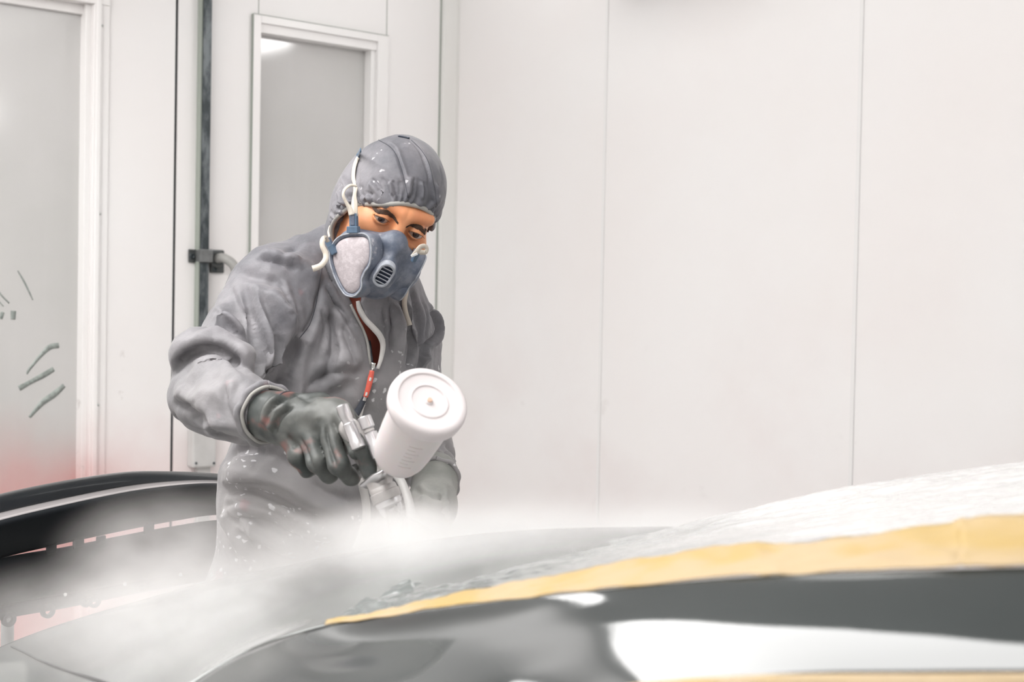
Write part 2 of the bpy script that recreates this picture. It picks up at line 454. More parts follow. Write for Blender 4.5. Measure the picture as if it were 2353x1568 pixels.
# ================================================================== the car being sprayed
def paint_mat(name, base, metallic=.4, rough=.32, coat=1., crough=.03, flake=.0, orange=.0):
    m, nt, b = nmat(name); N = NT(nt)
    setp(b, Base_Color=base, Metallic=metallic, Roughness=rough, Coat_Weight=coat, Coat_Roughness=crough)
    c = N.mix(N.map(N.noise(5, 4), .3, .7), base, tuple(v * 1.25 for v in base)); nt.links.new(c, b.inputs['Base Color'])
    if orange:
        bp = N.bump(N.noise(220, 2), orange, .0006, N.bump(N.noise(5, 1), .1, .004)); nt.links.new(bp, b.inputs['Coat Normal']); nt.links.new(bp, b.inputs['Normal'])
    return m
M_paint = paint_mat('wet_grey_paint', (.11, .12, .115), .35, .4, 1, .04, orange=.06)
M_rail = paint_mat('dark_green_grey_paint', (.022, .027, .027), .0, .6, 1, .07, orange=.03); M_rail.node_tree.nodes['Principled BSDF'].inputs['Coat IOR'].default_value = 1.65; M_rail.node_tree.nodes['Principled BSDF'].inputs['Specular IOR Level'].default_value = .15
M_black = paint_mat('black_primer_gloss', (.004, .006, .008), 0, .3, .5, .06, orange=.08)
M_blackm = mat('black_plastic_back', (.008, .010, .012), .5, Specular_IOR_Level=.12, bump=.1, bscale=80)
M_tyre = mat('tyre_rubber', (.02, .02, .02), .8); M_rim = mat('wheel_metal', (.5, .5, .52), .3, Metallic=1.)

car = empty('car', (P(1100, 1300, 1.45).x, P(1100, 1300, 1.45).y, 0))
tag(car, 'dark wet grey car in front of the sprayer, its windscreen masked off with yellow tape', 'car')
def rowP(*pts): return [P(*p) for p in pts]
hood_rows = [
    rowP((-330, 1720, 1.90), (-150, 1570, 2.00), (0, 1500, 2.10), (130, 1450, 2.16), (300, 1396, 2.17), (475, 1347, 2.13), (650, 1310, 2.08), (800, 1278, 2.02), (1020, 1243, 1.92), (1250, 1222, 1.86), (1600, 1215, 1.80)),
    rowP((-330, 1700, 1.87), (-150, 1562, 1.97), (0, 1491, 2.07), (130, 1441, 2.13), (300, 1389, 2.14), (475, 1341, 2.10), (650, 1305, 2.05), (800, 1274, 1.99), (1020, 1240, 1.89), (1250, 1220, 1.83), (1600, 1213, 1.78)),
    rowP((-330, 1745, 1.77), (-150, 1612, 1.86), (0, 1536, 1.95), (130, 1478, 2.00), (300, 1420, 2.00), (475, 1366, 1.97), (650, 1330, 1.92), (800, 1304, 1.86), (1020, 1272, 1.78), (1250, 1248, 1.74), (1600, 1235, 1.70)),
    rowP((-330, 1840, 1.60), (-150, 1740, 1.68), (0, 1650, 1.74), (130, 1570, 1.76), (300, 1496, 1.76), (475, 1436, 1.75), (650, 1388, 1.73), (800, 1352, 1.70), (1020, 1306, 1.66), (1250, 1272, 1.66), (1600, 1250, 1.64)),
    rowP((-330, 1960, 1.43), (-150, 1860, 1.48), (0, 1760, 1.52), (130, 1670, 1.54), (300, 1570, 1.56), (475, 1500, 1.58), (650, 1440, 1.58), (800, 1398, 1.57), (1020, 1345, 1.57), (1250, 1300, 1.58), (1600, 1270, 1.58)),
    rowP((-330, 2060, 1.30), (-150, 1980, 1.33), (0, 1890, 1.36), (130, 1790, 1.38), (300, 1675, 1.40), (440, 1574, 1.43), (560, 1502, 1.46), (700, 1452, 1.49), (1000, 1380, 1.49), (1250, 1320, 1.50), (1600, 1290, 1.50)),
]
hood = loft('hood', hood_rows, 90, 50, M_paint, thick=.003); adopt(car, hood)
# front face of the wing below the hood's front edge
def ddl(px): return .5 * float(np.interp(px, [0, 560, 760, 1000, 1300, 1700, 2100, 2500], [0, 0, .02, .05, .02, .015, .02, .025]))
def rowT(k, *pts): return [P(x, y, d - k * ddl(x)) for x, y, d in pts]
side_rows = [
    rowT(1, (130, 1800, 1.36), (300, 1682, 1.39), (440, 1580, 1.42), (560, 1507, 1.45), (760, 1440, 1.43), (1000, 1402, 1.30), (1300, 1368, 1.16), (1700, 1332, 1.03), (2100, 1316, .955), (2500, 1305, .91)),
    rowP((160, 1850, 1.28), (350, 1740, 1.31), (500, 1640, 1.33), (640, 1560, 1.35), (830, 1490, 1.35), (1050, 1440, 1.24), (1340, 1398, 1.120), (1720, 1360, .998), (2110, 1345, .925), (2500, 1336, .884)),
    rowP((200, 1950, 1.20), (430, 1830, 1.22), (610, 1730, 1.235), (760, 1640, 1.235), (930, 1560, 1.22), (1130, 1495, 1.17), (1390, 1440, 1.078), (1740, 1404, .970), (2120, 1390, .902), (2500, 1384, .864)),
    rowP((300, 2080, 1.14), (560, 1950, 1.14), (760, 1830, 1.13), (900, 1730, 1.14), (1040, 1640, 1.12), (1210, 1560, 1.10), (1440, 1490, 1.038), (1760, 1452, .946), (2130, 1440, .882), (2500, 1434, .846)),
    rowP((400, 2250, 1.09), (680, 2120, 1.08), (880, 1960, 1.07), (1010, 1830, 1.07), (1130, 1720, 1.06), (1280, 1625, 1.05), (1480, 1545, 1.004), (1780, 1503, .926), (2140, 1492, .866), (2500, 1487, .832)),
    rowP((480, 2480, 1.07), (780, 2300, 1.06), (980, 2090, 1.04), (1090, 1920, 1.035), (1190, 1790, 1.025), (1320, 1690, 1.015), (1500, 1596, .978), (1790, 1556, .910), (2150, 1548, .853), (2500, 1546, .820)),
]
rail = loft('side_panel', side_rows, 110, 60, M_rail, thick=.003); adopt(car, rail)
# lower side of the car, dropping from the window line to the sill (below the frame)
def down(r, dz, dd=0.): return [Vector((p.x, p.y, p.z)) - ZV * dz - AX * 0 + Vector((0, -dd, 0)) for p in r]
low0 = side_rows[-1]
floorz = [Vector((p.x, p.y - .05, .35)) for p in low0]
midz = [Vector((p.x, p.y - .07, .75)) for p in low0]
lowp = loft('lower_side_panel', [down(low0, .05, .004), midz, floorz], 60, 24, M_rail, thick=.003); adopt(car, lowp)
lug = []
def wheel(c, ax):
    prof = [(.20, -.10), (.30, -.105), (.33, -.08), (.335, 0), (.33, .08), (.30, .105), (.20, .10)]
    w = lathe('wheel', prof, M_tyre, mw=frame(c, ax)); rm = lathe('rim', [(.02, -.06), (.08, -.07), (.19, -.09), (.2, 0), (.19, .09), (.08, .07), (.02, .06)], M_rim, mw=frame(c, ax)); adopt(w, rm); adopt(car, w)
cx = (Vector((.72, -.69, 0)))
wheel(Vector((-.25, 1.50, .335)), (.69, .72, 0)); wheel(Vector((-.75, 1.95, .335)), (.69, .72, 0))
# shut lines
def gap(pts, surf_obj, rad=.0016, name='panel_gap', off=.0012):
    bv = bvh(surf_obj); L = []
    for q in pts:
        h = hit(bv, *q)
        if h: L.append(h[0] + h[1] * off)
    g = tube(name, L, rad, M_dark, ns=6); adopt(car, g); return g
def bvh(o):
    dg = bpy.context.evaluated_depsgraph_get()
    return BVHTree.FromObject(o, dg)
def hit(bv, px, py):
    loc, nor, i, d = bv.ray_cast(CAM, ray(px, py))
    if loc is None: return None
    if nor.dot(ray(px, py)) > 0: nor = -nor
    return loc, nor
gap([(27, 1488), (45, 1496), (70, 1508), (95, 1521), (160, 1545), (235, 1568), (300, 1595), (360, 1620)], hood)

# masking film over windscreen and roof
def film_mat():
    m, nt, b = nmat('masking_film'); N = NT(nt)
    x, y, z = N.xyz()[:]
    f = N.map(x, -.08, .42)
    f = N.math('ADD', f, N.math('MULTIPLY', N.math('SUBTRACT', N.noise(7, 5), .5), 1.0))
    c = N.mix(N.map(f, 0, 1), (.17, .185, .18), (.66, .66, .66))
    nt.links.new(c, b.inputs['Base Color'])
    setp(b, Roughness=.22, Coat_Weight=.7, Coat_Roughness=.08)
    nt.links.new(N.bump(N.noise(28, 6, vec=N.mapping((1, 2.2, 1), rot=(0, 0, .75))), .35, .010), b.inputs['Normal'])
    return m
M_film = film_mat()
film_rows = [
    rowP((770, 1438, 1.50), (860, 1388, 1.57), (1000, 1337, 1.64), (1200, 1288, 1.70), (1430, 1243, 1.72), (1640, 1190, 1.73), (1950, 1122, 1.72), (2150, 1090, 1.70), (2450, 1052, 1.66)),
    rowP((765, 1440, 1.48), (870, 1396, 1.53), (1010, 1352, 1.58), (1220, 1302, 1.60), (1460, 1256, 1.60), (1680, 1208, 1.58), (1970, 1150, 1.56), (2170, 1125, 1.52), (2450, 1100, 1.46)),
    rowP((760, 1442, 1.46), (870, 1408, 1.47), (1010, 1368, 1.48), (1240, 1318, 1.46), (1500, 1270, 1.42), (1720, 1230, 1.38), (1980, 1190, 1.34), (2190, 1168, 1.30), (2450, 1150, 1.24)),
    rowP((755, 1443, 1.45), (860, 1420, 1.42), (1000, 1385, 1.375), (1260, 1336, 1.26), (1540, 1290, 1.19), (1740, 1262, 1.14), (2000, 1232, 1.09), (2200, 1215, 1.06), (2450, 1198, 1.02)),
]
def crinkle(A):
    nv, nu, _ = A.shape
    for i in range(nv):
        for j in range(nu):
            p = Vector(A[i, j]); q = Vector((p.x * 9 - p.y * 3, p.x * 3 + p.y * 16, p.z * 9))
            h = abs(mnoise.noise(q)) * .016 + abs(mnoise.noise(q * 2.7)) * .008 + abs(mnoise.noise(q * 6)) * .004
            k = min(1, j / 8) * min(1, (i + 3) / 8)
            k *= .35 + .65 * max(0, 1 - j / (nu * .55)) if j > nu * .2 else 1
            A[i, j, 2] += h * k * (1 - .5 * (i / nv))
            A[i, j, 1] += (mnoise.noise(q * 1.7 + Vector((9, 2, 1)))) * .008 * k
    return A
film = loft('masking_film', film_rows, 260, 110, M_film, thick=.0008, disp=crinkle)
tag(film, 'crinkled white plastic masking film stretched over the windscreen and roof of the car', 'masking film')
# masking tape and paper
def tape_mat(name, a, b_):
    m, nt, b = nmat(name); N = NT(nt)
    n = N.noise(3.2, 3, vec=N.mapping((2, 2, 10)))
    c = N.mix(N.map(n, .45, .62), a, b_)
    c = N.mix(N.map(N.noise(16, 4, vec=N.mapping((.4, .4, 4))), .5, .7, 0, .5), c, (.47, .36, .24))
    nt.links.new(c, b.inputs['Base Color']); setp(b, Roughness=.55)
    nt.links.new(N.bump(N.noise(30, 4, vec=N.mapping((.6, .6, 3))), .5, .004), b.inputs['Normal'])
    return m
M_tape = tape_mat('yellow_masking_tape', (.45, .335, .19), (.43, .30, .11))
tape_rows = [
    rowT(0, (750, 1437, 1.448), (880, 1412, 1.40), (1000, 1386, 1.365), (1160, 1352, 1.30), (1300, 1330, 1.235), (1460, 1296, 1.20), (1700, 1262, 1.14), (1820, 1262, 1.11), (2000, 1240, 1.085), (2180, 1214, 1.06), (2240, 1200, 1.05), (2450, 1192, 1.01)),
    rowT(0.5, (748, 1442, 1.445), (880, 1422, 1.385), (1000, 1397, 1.33), (1160, 1370, 1.255), (1300, 1352, 1.195), (1460, 1327, 1.145), (1700, 1303, 1.08), (1820, 1298, 1.055), (2000, 1282, 1.025), (2180, 1270, .995), (2240, 1264, .985), (2450, 1254, .955)),
    rowT(1, (746, 1446, 1.440), (880, 1428, 1.36), (1000, 1407, 1.30), (1160, 1390, 1.22), (1300, 1374, 1.158), (1460, 1358, 1.10), (1700, 1337, 1.028), (1820, 1332, 1.002), (2000, 1322, .970), (2180, 1316, .942), (2240, 1314, .934), (2450, 1308, .912)),
]
def rough_edge(A):
    nv, nu, _ = A.shape
    for j in range(nu):
        h = mnoise.noise(Vector((j * .11, 3, 0))) * .012 + mnoise.noise(Vector((j * .4, 7, 0))) * .004
        for i in range(nv):
            k = (1 - i / (nv - 1)) ** 2
            A[i, j, 1] += h * k; A[i, j, 2] += .004 + .002 * mnoise.noise(Vector((j * .12, i * .5, 3)))
    return A
tape = loft('masking_tape', tape_rows, 200, 16, M_tape, thick=.0012, disp=rough_edge)
tag(tape, 'pale yellow masking tape edging the film above the dark roof rail of the car', 'tape')
tape2_rows = [rowP((1150, 1650, 1.02), (1320, 1600, 1.0), (1500, 1566, .968), (1790, 1551, .902), (2150, 1549, .845), (2500, 1547, .812)),
              rowP((1150, 1790, 1.01), (1320, 1740, .985), (1500, 1690, .95), (1790, 1660, .886), (2150, 1650, .83), (2500, 1650, .80))]
tape2 = loft('masking_tape', tape2_rows, 60, 8, M_tape, thick=.0012)
tag(tape2, 'yellow masking tape below the glossy roof rail, along the bottom right edge', 'tape')

# ================================================================== black bumper cover hanging behind the hood
bum = empty('bumper_cover', (P(200, 1250, 2.7).x, P(200, 1250, 2.7).y, P(200, 1420, 2.7).z))
tag(bum, 'glossy black car bumper cover with a long slot, behind the left end of the hood', 'bumper')
BX_ = [-260, -120, 0, 150, 290, 400, 500, 620, 760]
BD = [2.42, 2.50, 2.57, 2.67, 2.76, 2.82, 2.87, 2.91, 2.93]
def brow(ys, dd=0.): return [P(x, y, d + dd) for x, y, d in zip(BX_, ys, BD)]
up = [
    brow([1255, 1182, 1146, 1116, 1095, 1094, 1098, 1112, 1140], .05),
    brow([1245, 1174, 1138, 1107, 1087, 1086, 1091, 1105, 1133], .02),
    brow([1255, 1184, 1149, 1118, 1097, 1093, 1097, 1110, 1138], -.005),
    brow([1285, 1215, 1180, 1146, 1119, 1107, 1105, 1116, 1143], -.015),
]
ledge = [brow([1286, 1216, 1181, 1147, 1120, 1108, 1106, 1117, 1144], -.015), brow([1292, 1221, 1185, 1150, 1123, 1110, 1108, 1119, 1146], -.035),
         brow([1303, 1234, 1197, 1161, 1132, 1117, 1112, 1122, 1148], -.07)]
face = [brow([1304, 1235, 1198, 1162, 1133, 1118, 1113, 1123, 1149], -.07), brow([1315, 1246, 1210, 1174, 1144, 1126, 1119, 1128, 1153], -.078),
        brow([1345, 1275, 1240, 1206, 1176, 1153, 1142, 1148, 1170], -.06), brow([1385, 1325, 1282, 1247, 1217, 1196, 1182, 1185, 1200], -.02)]
lower = [brow([1390, 1325, 1284, 1258, 1230, 1210, 1196, 1198, 1212], -.018), brow([1440, 1380, 1335, 1308, 1280, 1262, 1250, 1250, 1262], -.01), brow([1500, 1440, 1393, 1366, 1340, 1320, 1308, 1306, 1316], .03)]
flange = [brow([1502, 1442, 1395, 1368, 1342, 1322, 1310, 1308, 1318], .03), brow([1530, 1470, 1424, 1396, 1368, 1346, 1332, 1330, 1340], .06)]
M_ledge = paint_mat('ledge_wall_reflection', (.30, .28, .28), 0, .35, 1, .06)  # pale base paints the white wall's reflection onto the black ledge
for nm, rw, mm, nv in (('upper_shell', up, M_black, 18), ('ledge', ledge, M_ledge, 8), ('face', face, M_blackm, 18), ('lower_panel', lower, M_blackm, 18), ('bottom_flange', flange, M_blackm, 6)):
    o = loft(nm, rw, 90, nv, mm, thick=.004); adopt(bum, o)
def lugo(px, py, w, h, dd, nm='clip_tab', hole=False):
    d = float(np.interp(px, BX_, BD)) + dd
    c = P(px, py, d); s = d / FPX; bm = bmesh.new()
    tx = (P(px + 40, py - 8, float(np.interp(px + 40, BX_, BD)) + dd) - c).normalized(); ny = tx.cross(ZV).normalized()
    if not hole:
        box_bm(bm, c, tx, ny, ZV, -w / 2 * s, w / 2 * s, -.004, .004, -h / 2 * s, h / 2 * s)
        o = bm_obj(nm, bm, M_blackm, bevel=.002)
    else:
        n = 24; ro = w / 2 * s; ri = ro * .5; V = []; F = []
        for k in range(n):
            a = 2 * math.pi * k / n
            for r_, y_ in ((ro, -.004), (ri, -.004), (ri, .004), (ro, .004)):
                V.append(c + tx * (r_ * math.cos(a)) + ZV * (r_ * math.sin(a)) + ny * y_)
        for k in range(n):
            q = (k + 1) % n
            for e in range(4): F.append((k * 4 + e, k * 4 + (e + 1) % 4, q * 4 + (e + 1) % 4, q * 4 + e))
        o = link(nm, npmesh(nm, V, F, False), M_blackm)
    adopt(bum, o); return o
lugo(180, 1249, 26, 22, -.02); lugo(342, 1214, 24, 24, -.02); lugo(232, 1240, 22, 16, -.02)
lugo(118, 1262, 24, 22, -.02)
for x, y, w in ((20, 1428, 34), (110, 1408, 34), (217, 1386, 30), (197, 1388, 24)): lugo(x, y - 4, w, w, .04, 'mounting_lug', True)
for x, y in ((326, 1358), (338, 1352)): lugo(x, y - 6, 12, 16, .04)
M_clip = mat('white_clip', (.8, .8, .78), .4)
for x, y in ((150, 1367), (287, 1343), (415, 1321)):
    bm = bmesh.new(); bmesh.ops.create_uvsphere(bm, u_segments=12, v_segments=8, radius=.0035, matrix=Matrix.Translation(P(x, y, float(np.interp(x, BX_, BD)) + .005)))
    o = bm_obj('rivet', bm, M_clip, smooth=True); adopt(bum, o)
# trestle that carries the bumper
st = empty('trestle', (P(150, 1400, 2.8).x, P(150, 1400, 2.8).y, 0))
M_steel = mat('trestle_steel', (.35, .36, .36), .45, Metallic=.6)
a, b2 = P(-60, 1445, 2.62), P(520, 1345, 2.95); a.z -= .06; b2.z = a.z
bar = tube('crossbar', [a, b2], .018, M_steel); adopt(st, bar)
for q in (a.lerp(b2, .12), a.lerp(b2, .88)):
    for sg in (-1, 1):
        d = (b2 - a).normalized().cross(ZV) * .22 * sg
        l = tube('leg', [q, Vector((q.x + d.x, q.y + d.y, .0))], .014, M_steel); adopt(st, l)
    up_ = tube('upright', [q, q + ZV * .075], .012, M_steel); adopt(st, up_)
tag(st, 'steel trestle carrying the black bumper cover beside the door wall', 'stand')

# ================================================================== fittings of the door wall
M_galv, nt, b = nmat('galvanised_steel'); N = NT(nt)
v = N.voronoi(26, vec=N.mapping((1, 1, .45)))
c = N.mix(N.map(N.noise(24, 6, rough=.7, vec=N.mapping((1, 1, .35))), .4, .62), (.035, .045, .05), (.17, .19, .20))
nt.links.new(c, b.inputs['Base Color']); setp(b, Roughness=.4, Metallic=.25); nt.links.new(N.bump(N.noise(70, 5), .5, .001), b.inputs['Normal'])
M_grey = mat('grey_cast', (.07, .075, .075), .5, var=.3, vscale=30, bump=.3, bscale=60)
M_pipe = mat('grey_painted_pipe', (.36, .355, .34), .4, var=.08, vscale=30)
rod = empty('locking_bar', CORNER - AX * sA(463) + BX * .02 + ZV * .2)
s0, s1 = sA(473), sA(455); zb = wallA(463, 975)[1]
bm = bmesh.new(); boxA(bm, s0, s1, zb, CEIL - .02, .012, .03); o = bm_obj('bar', bm, M_galv, bevel=.001); adopt(rod, o)
bm = bmesh.new(); boxA(bm, s1 + .0, s1 + .006, zb, CEIL - .02, .0, .024); o = bm_obj('edge_strip', bm, M_joint, bevel=.001); adopt(rod, o)
tag(rod, 'tall dark galvanised locking bar running up the door wall left of the man', 'bar')
def Aat(px, py, dd=0.):
    s, z = wallA(px, py); return CORNER - AX * s + BX * dd + ZV * z
(sa, z0), (sb, z1) = wallA(480, 605), wallA(432, 573)
br = empty('bar_bracket', Aat(456, 590)); bm = bmesh.new(); boxA(bm, sa, sb, z0, z1, 0, .008); o = bm_obj('plate', bm, M_grey, bevel=.002); adopt(br, o)
bm = bmesh.new(); boxA(bm, sA(475, 590), sA(447, 590), z0 + .001, z1 + .001, .006, .042); o = bm_obj('clamp', bm, mat('clamp_grey', (.15, .155, .155), .45, var=.2, vscale=40), bevel=.003); adopt(br, o)
for q in ((438, 589), (479, 590)):
    o = lathe('screw', [(.009, 0), (.009, .004), (.006, .006), (.003, .003), (.002, .003)], M_galv, mw=frame(Aat(*q, .008), BX)); adopt(br, o)
tag(br, 'dark steel clamp bracket holding the locking bar at shoulder height', 'bracket')
gh = empty('door_handle', Aat(497, 600))
(sa, z0), (sb, z1) = wallA(512, 628), wallA(481, 574)
bm = bmesh.new(); boxA(bm, sa, sb, z0, z1, 0, .010); o = bm_obj('handle_plate', bm, M_grey, bevel=.004); adopt(gh, o)
for q in ((489, 581), (489, 620)):
    o = lathe('screw', [(.008, 0), (.008, .004), (.005, .006), (.003, .003), (.002, .003)], M_galv, mw=frame(Aat(*q, .010), BX)); adopt(gh, o)
o = lathe('collar', [(.027, 0), (.027, .008), (.022, .012), (.018, .012)], M_grey, mw=frame(Aat(493, 596, .010), BX)); adopt(gh, o)
o = tube('pipe', [Aat(493, 596, .01), Aat(498, 594, .045), Aat(510, 612, .075), Aat(515, 650, .08), Aat(515, 720, .08), Aat(513, 850, .08), Aat(508, 900, .07), Aat(490, 925, .03), Aat(488, 926, .005)], .0145, M_pipe, ns=20); adopt(gh, o)
tag(gh, 'grey bent tube door handle on a square plate behind the man\'s shoulder', 'handle')
jb = empty('junction_box', Aat(455, 1040))
(sa, z0), (sb, z1) = wallA(483, 1070), wallA(430, 985)
M_jb = mat('junction_box_grey', (.58, .57, .56), .5, var=.06, vscale=20)
bm = bmesh.new(); boxA(bm, sa, sb, z0, z1, 0, .04); o = bm_obj('box', bm, M_jb, bevel=.006); adopt(jb, o)
for q in ((436, 1062), (477, 1062)):
    o = lathe('screw', [(.004, 0), (.004, .002), (.001, .003)], M_galv, mw=frame(Aat(*q, .040), BX), ns=12); adopt(jb, o)
(sa, z0), (sb, z1) = wallA(473, 1400), wallA(447, 1071)
bm = bmesh.new(); boxA(bm, sa, sb, .3, z1, 0, .02); o = bm_obj('conduit', bm, M_jb, bevel=.003); adopt(jb, o)
tag(jb, 'pale grey junction box on the door wall below the man\'s elbow', 'box')
# ================================================================== signed-distance modelling helpers
def A3(v): return np.array(tuple(v), dtype=np.float32)
def sd_cone(p, a, b, ra, rb, ax=None, flat=1.):
    """tapered capsule; with ax the section is flattened along ax by `flat` (<1 thinner)"""
    a, b = A3(a), A3(b); d = b - a; L2 = float(d @ d)
    t = np.clip(((p - a) @ d) / L2, 0, 1)
    q = p - a - t[..., None] * d
    if ax is not None:
        x = A3(ax); x = x / np.linalg.norm(x); c = q @ x
        q = q + (c * (1 / flat - 1))[..., None] * x
        k = min(1., flat * 1.15)
    else: k = 1.
    return (np.sqrt((q * q).sum(-1)) - (ra + (rb - ra) * t)) * k
def sd_ell(p, c, r, R=None):
    q = p - A3(c)
    if R is not None: q = q @ np.array(R, dtype=np.float32)        # columns = local axes
    r = np.array(r, dtype=np.float32)
    k0 = np.sqrt(((q / r) ** 2).sum(-1)); k1 = np.sqrt(((q / (r * r)) ** 2).sum(-1)) + 1e-9
    return k0 * (k0 - 1) / k1
def smin(a, b, k):
    h = np.maximum(k - np.abs(a - b), 0) / k
    return np.minimum(a, b) - h * h * k * .25
def smax(a, b, k): return -smin(-a, -b, k)
def surface_nets(fn, lo, hi, res, slab=48):
    lo = np.array(lo, float); hi = np.array(hi, float)
    n = np.ceil((hi - lo) / res).astype(int) + 1
    gx = (lo[0] + res * np.arange(n[0])).astype(np.float32); gy = (lo[1] + res * np.arange(n[1])).astype(np.float32)
    D = np.empty(n, np.float32)
    for k in range(0, n[2], slab):
        gz = (lo[2] + res * np.arange(k, min(k + slab, n[2]))).astype(np.float32)
        X, Y, Z = np.meshgrid(gx, gy, gz, indexing='ij')
        D[:, :, k:k + len(gz)] = fn(np.stack([X, Y, Z], -1))
    S = D < 0
    c = np.zeros(tuple(n - 1), np.uint8)
    for dx in (0, 1):
        for dy in (0, 1):
            for dz in (0, 1):
                c += S[dx:n[0] - 1 + dx, dy:n[1] - 1 + dy, dz:n[2] - 1 + dz]
    act = (c > 0) & (c < 8)
    ids = np.full(act.shape, -1, np.int64); I = np.argwhere(act); ids[act] = np.arange(len(I))
    acc = np.zeros((len(I), 3)); cnt = np.zeros(len(I))
    corners = [(0, 0, 0), (1, 0, 0), (0, 1, 0), (1, 1, 0), (0, 0, 1), (1, 0, 1), (0, 1, 1), (1, 1, 1)]
    edges = [(0, 1), (2, 3), (4, 5), (6, 7), (0, 2), (1, 3), (4, 6), (5, 7), (0, 4), (1, 5), (2, 6), (3, 7)]
    cv = [D[I[:, 0] + o[0], I[:, 1] + o[1], I[:, 2] + o[2]].astype(float) for o in corners]
    for e in edges:
        a, b = cv[e[0]], cv[e[1]]; m_ = (a < 0) != (b < 0)
        t = np.where(m_, a / np.where(m_, a - b, 1), 0)
        p0 = np.array(corners[e[0]], float); p1 = np.array(corners[e[1]], float)
        acc += np.where(m_[:, None], p0 + t[:, None] * (p1 - p0), 0); cnt += m_
    V = lo + (I + acc / cnt[:, None]) * res
    F = []
    for ax in range(3):
        o = [0, 0, 0]; o[ax] = 1
        s0 = S[:n[0] - o[0], :n[1] - o[1], :n[2] - o[2]]; s1 = S[o[0]:, o[1]:, o[2]:]
        E = np.argwhere(s0 != s1); flip = s0[E[:, 0], E[:, 1], E[:, 2]]
        u, v = [(1, 2), (2, 0), (0, 1)][ax]
        ok = (E[:, u] > 0) & (E[:, v] > 0) & (E[:, u] < n[u] - 1) & (E[:, v] < n[v] - 1); E = E[ok]; flip = flip[ok]
        def g(du, dv):
            Q = E.copy(); Q[:, u] -= du; Q[:, v] -= dv; return ids[Q[:, 0], Q[:, 1], Q[:, 2]]
        q = np.stack([g(1, 1), g(0, 1), g(0, 0), g(1, 0)], -1)
        q[~flip] = q[~flip][:, ::-1]; F.append(q)
    return V, np.concatenate(F)
def smooth_mesh(V, F, it=2, lam=.5):
    n = len(V); E = np.concatenate([F[:, [0, 1]], F[:, [1, 2]], F[:, [2, 3]], F[:, [3, 0]]]); E = np.concatenate([E, E[:, ::-1]])
    deg = np.bincount(E[:, 0], minlength=n).astype(float)[:, None]
    for k in range(it * 2):
        s = np.stack([np.bincount(E[:, 0], weights=V[E[:, 1], c], minlength=n) for c in range(3)], -1) / deg
        V = V + (lam if k % 2 == 0 else -lam * .98) * (s - V)
    return V
def vnormals(V, F):
    fn = np.cross(V[F[:, 2]] - V[F[:, 0]], V[F[:, 3]] - V[F[:, 1]])
    N_ = np.zeros_like(V)
    for k in range(4):
        for c in range(3): N_[:, c] += np.bincount(F[:, k], weights=fn[:, c], minlength=len(V))
    return N_ / (np.linalg.norm(N_, axis=1)[:, None] + 1e-12)
def cast(V, F):
    bv = BVHTree.FromPolygons([Vector(v) for v in V], F.tolist())
    def f(px, py, off=0.):
        loc, nor, i, d = bv.ray_cast(CAM, ray(px, py))
        if loc is None: return None
        if nor.dot(ray(px, py)) > 0: nor = -nor
        return loc + nor * off, nor
    return f
def seg_dist(V, pts):
    """distance to polyline, position along it 0..1, side sign seen from the camera"""
    best = np.full(len(V), 9.); tt = np.zeros(len(V)); sg = np.zeros(len(V)); n = len(pts) - 1
    lo = pts.min(0) - .08; hi = pts.max(0) + .08
    m = ((V > lo) & (V < hi)).all(1); W = V[m]
    b = np.full(len(W), 9.); t_ = np.zeros(len(W)); s_ = np.zeros(len(W))
    for i in range(n):
        a, c = pts[i], pts[i + 1]; d = c - a; L = d @ d + 1e-12
        t = np.clip(((W - a) @ d) / L, 0, 1); q = W - a - t[:, None] * d; dd = np.sqrt((q * q).sum(1))
        side = np.sign(q @ np.cross(d, np.array((0, 1., 0))))
        u = dd < b; b[u] = dd[u]; t_[u] = (i + t[u]) / n; s_[u] = side[u]
    best[m] = b; tt[m] = t_; sg[m] = s_
    return best, tt, sg
def folds(V, F, lst, scale=1., clip=None, damp=None):
    """lst: (pixel polyline, width m, height m, kind) kind: v valley, r ridge, s valley with a ridge on its left side, z the other side"""
    f = cast(V, F); Nn = vnormals(V, F); D = np.zeros(len(V))
    for pl, w, h, kind in lst:
        pts = []
        dense = crom(pl, max(2, len(pl) * 4))
        for q in dense:
            r = f(*q)
            if r: pts.append(r[0])
        if len(pts) < 2: continue
        pts = np.array([tuple(p) for p in pts])
        # drop jumps in depth
        keep = [0]
        for i in range(1, len(pts)):
            if np.linalg.norm(pts[i] - pts[keep[-1]]) < .09: keep.append(i)
        pts = pts[keep]
        if len(pts) < 2: continue
        d, t, s = seg_dist(V, pts)
        tap = np.clip(np.minimum(t, 1 - t) * 4 + .25, 0, 1)
        g = np.exp(-(d / w) ** 2) * tap
        if kind == 'v': D -= h * g
        elif kind == 'r': D += h * g
        else:
            sd = d * s * (1 if kind == 's' else -1); tap = np.clip(np.minimum(t, 1 - t) * 5, 0, 1); tap = tap * tap * (3 - 2 * tap)
            D += h * tap * (-np.exp(-((sd + .35 * w) / (.55 * w)) ** 2) + .95 * np.exp(-((sd - 1.0 * w) / w) ** 2))
    D = D * scale
    if clip is not None: D = np.maximum(D, clip)
    if damp is not None: D = D * damp
    return V + Nn * D[:, None]
def cloth_noise(V, F, amp, sc, seed=0, stretch=(1, 1, 1), damp=1.):
    Nn = vnormals(V, F); s = np.array(stretch) * sc; h = np.empty(len(V)); o = Vector((seed, seed * 1.7, seed * .3))
    for i, v in enumerate(V * s):
        h[i] = mnoise.noise(Vector(v) + Vector(o))
    h = np.abs(h) * -1.6 + .35
    return V + Nn * (h * amp * damp)[:, None]

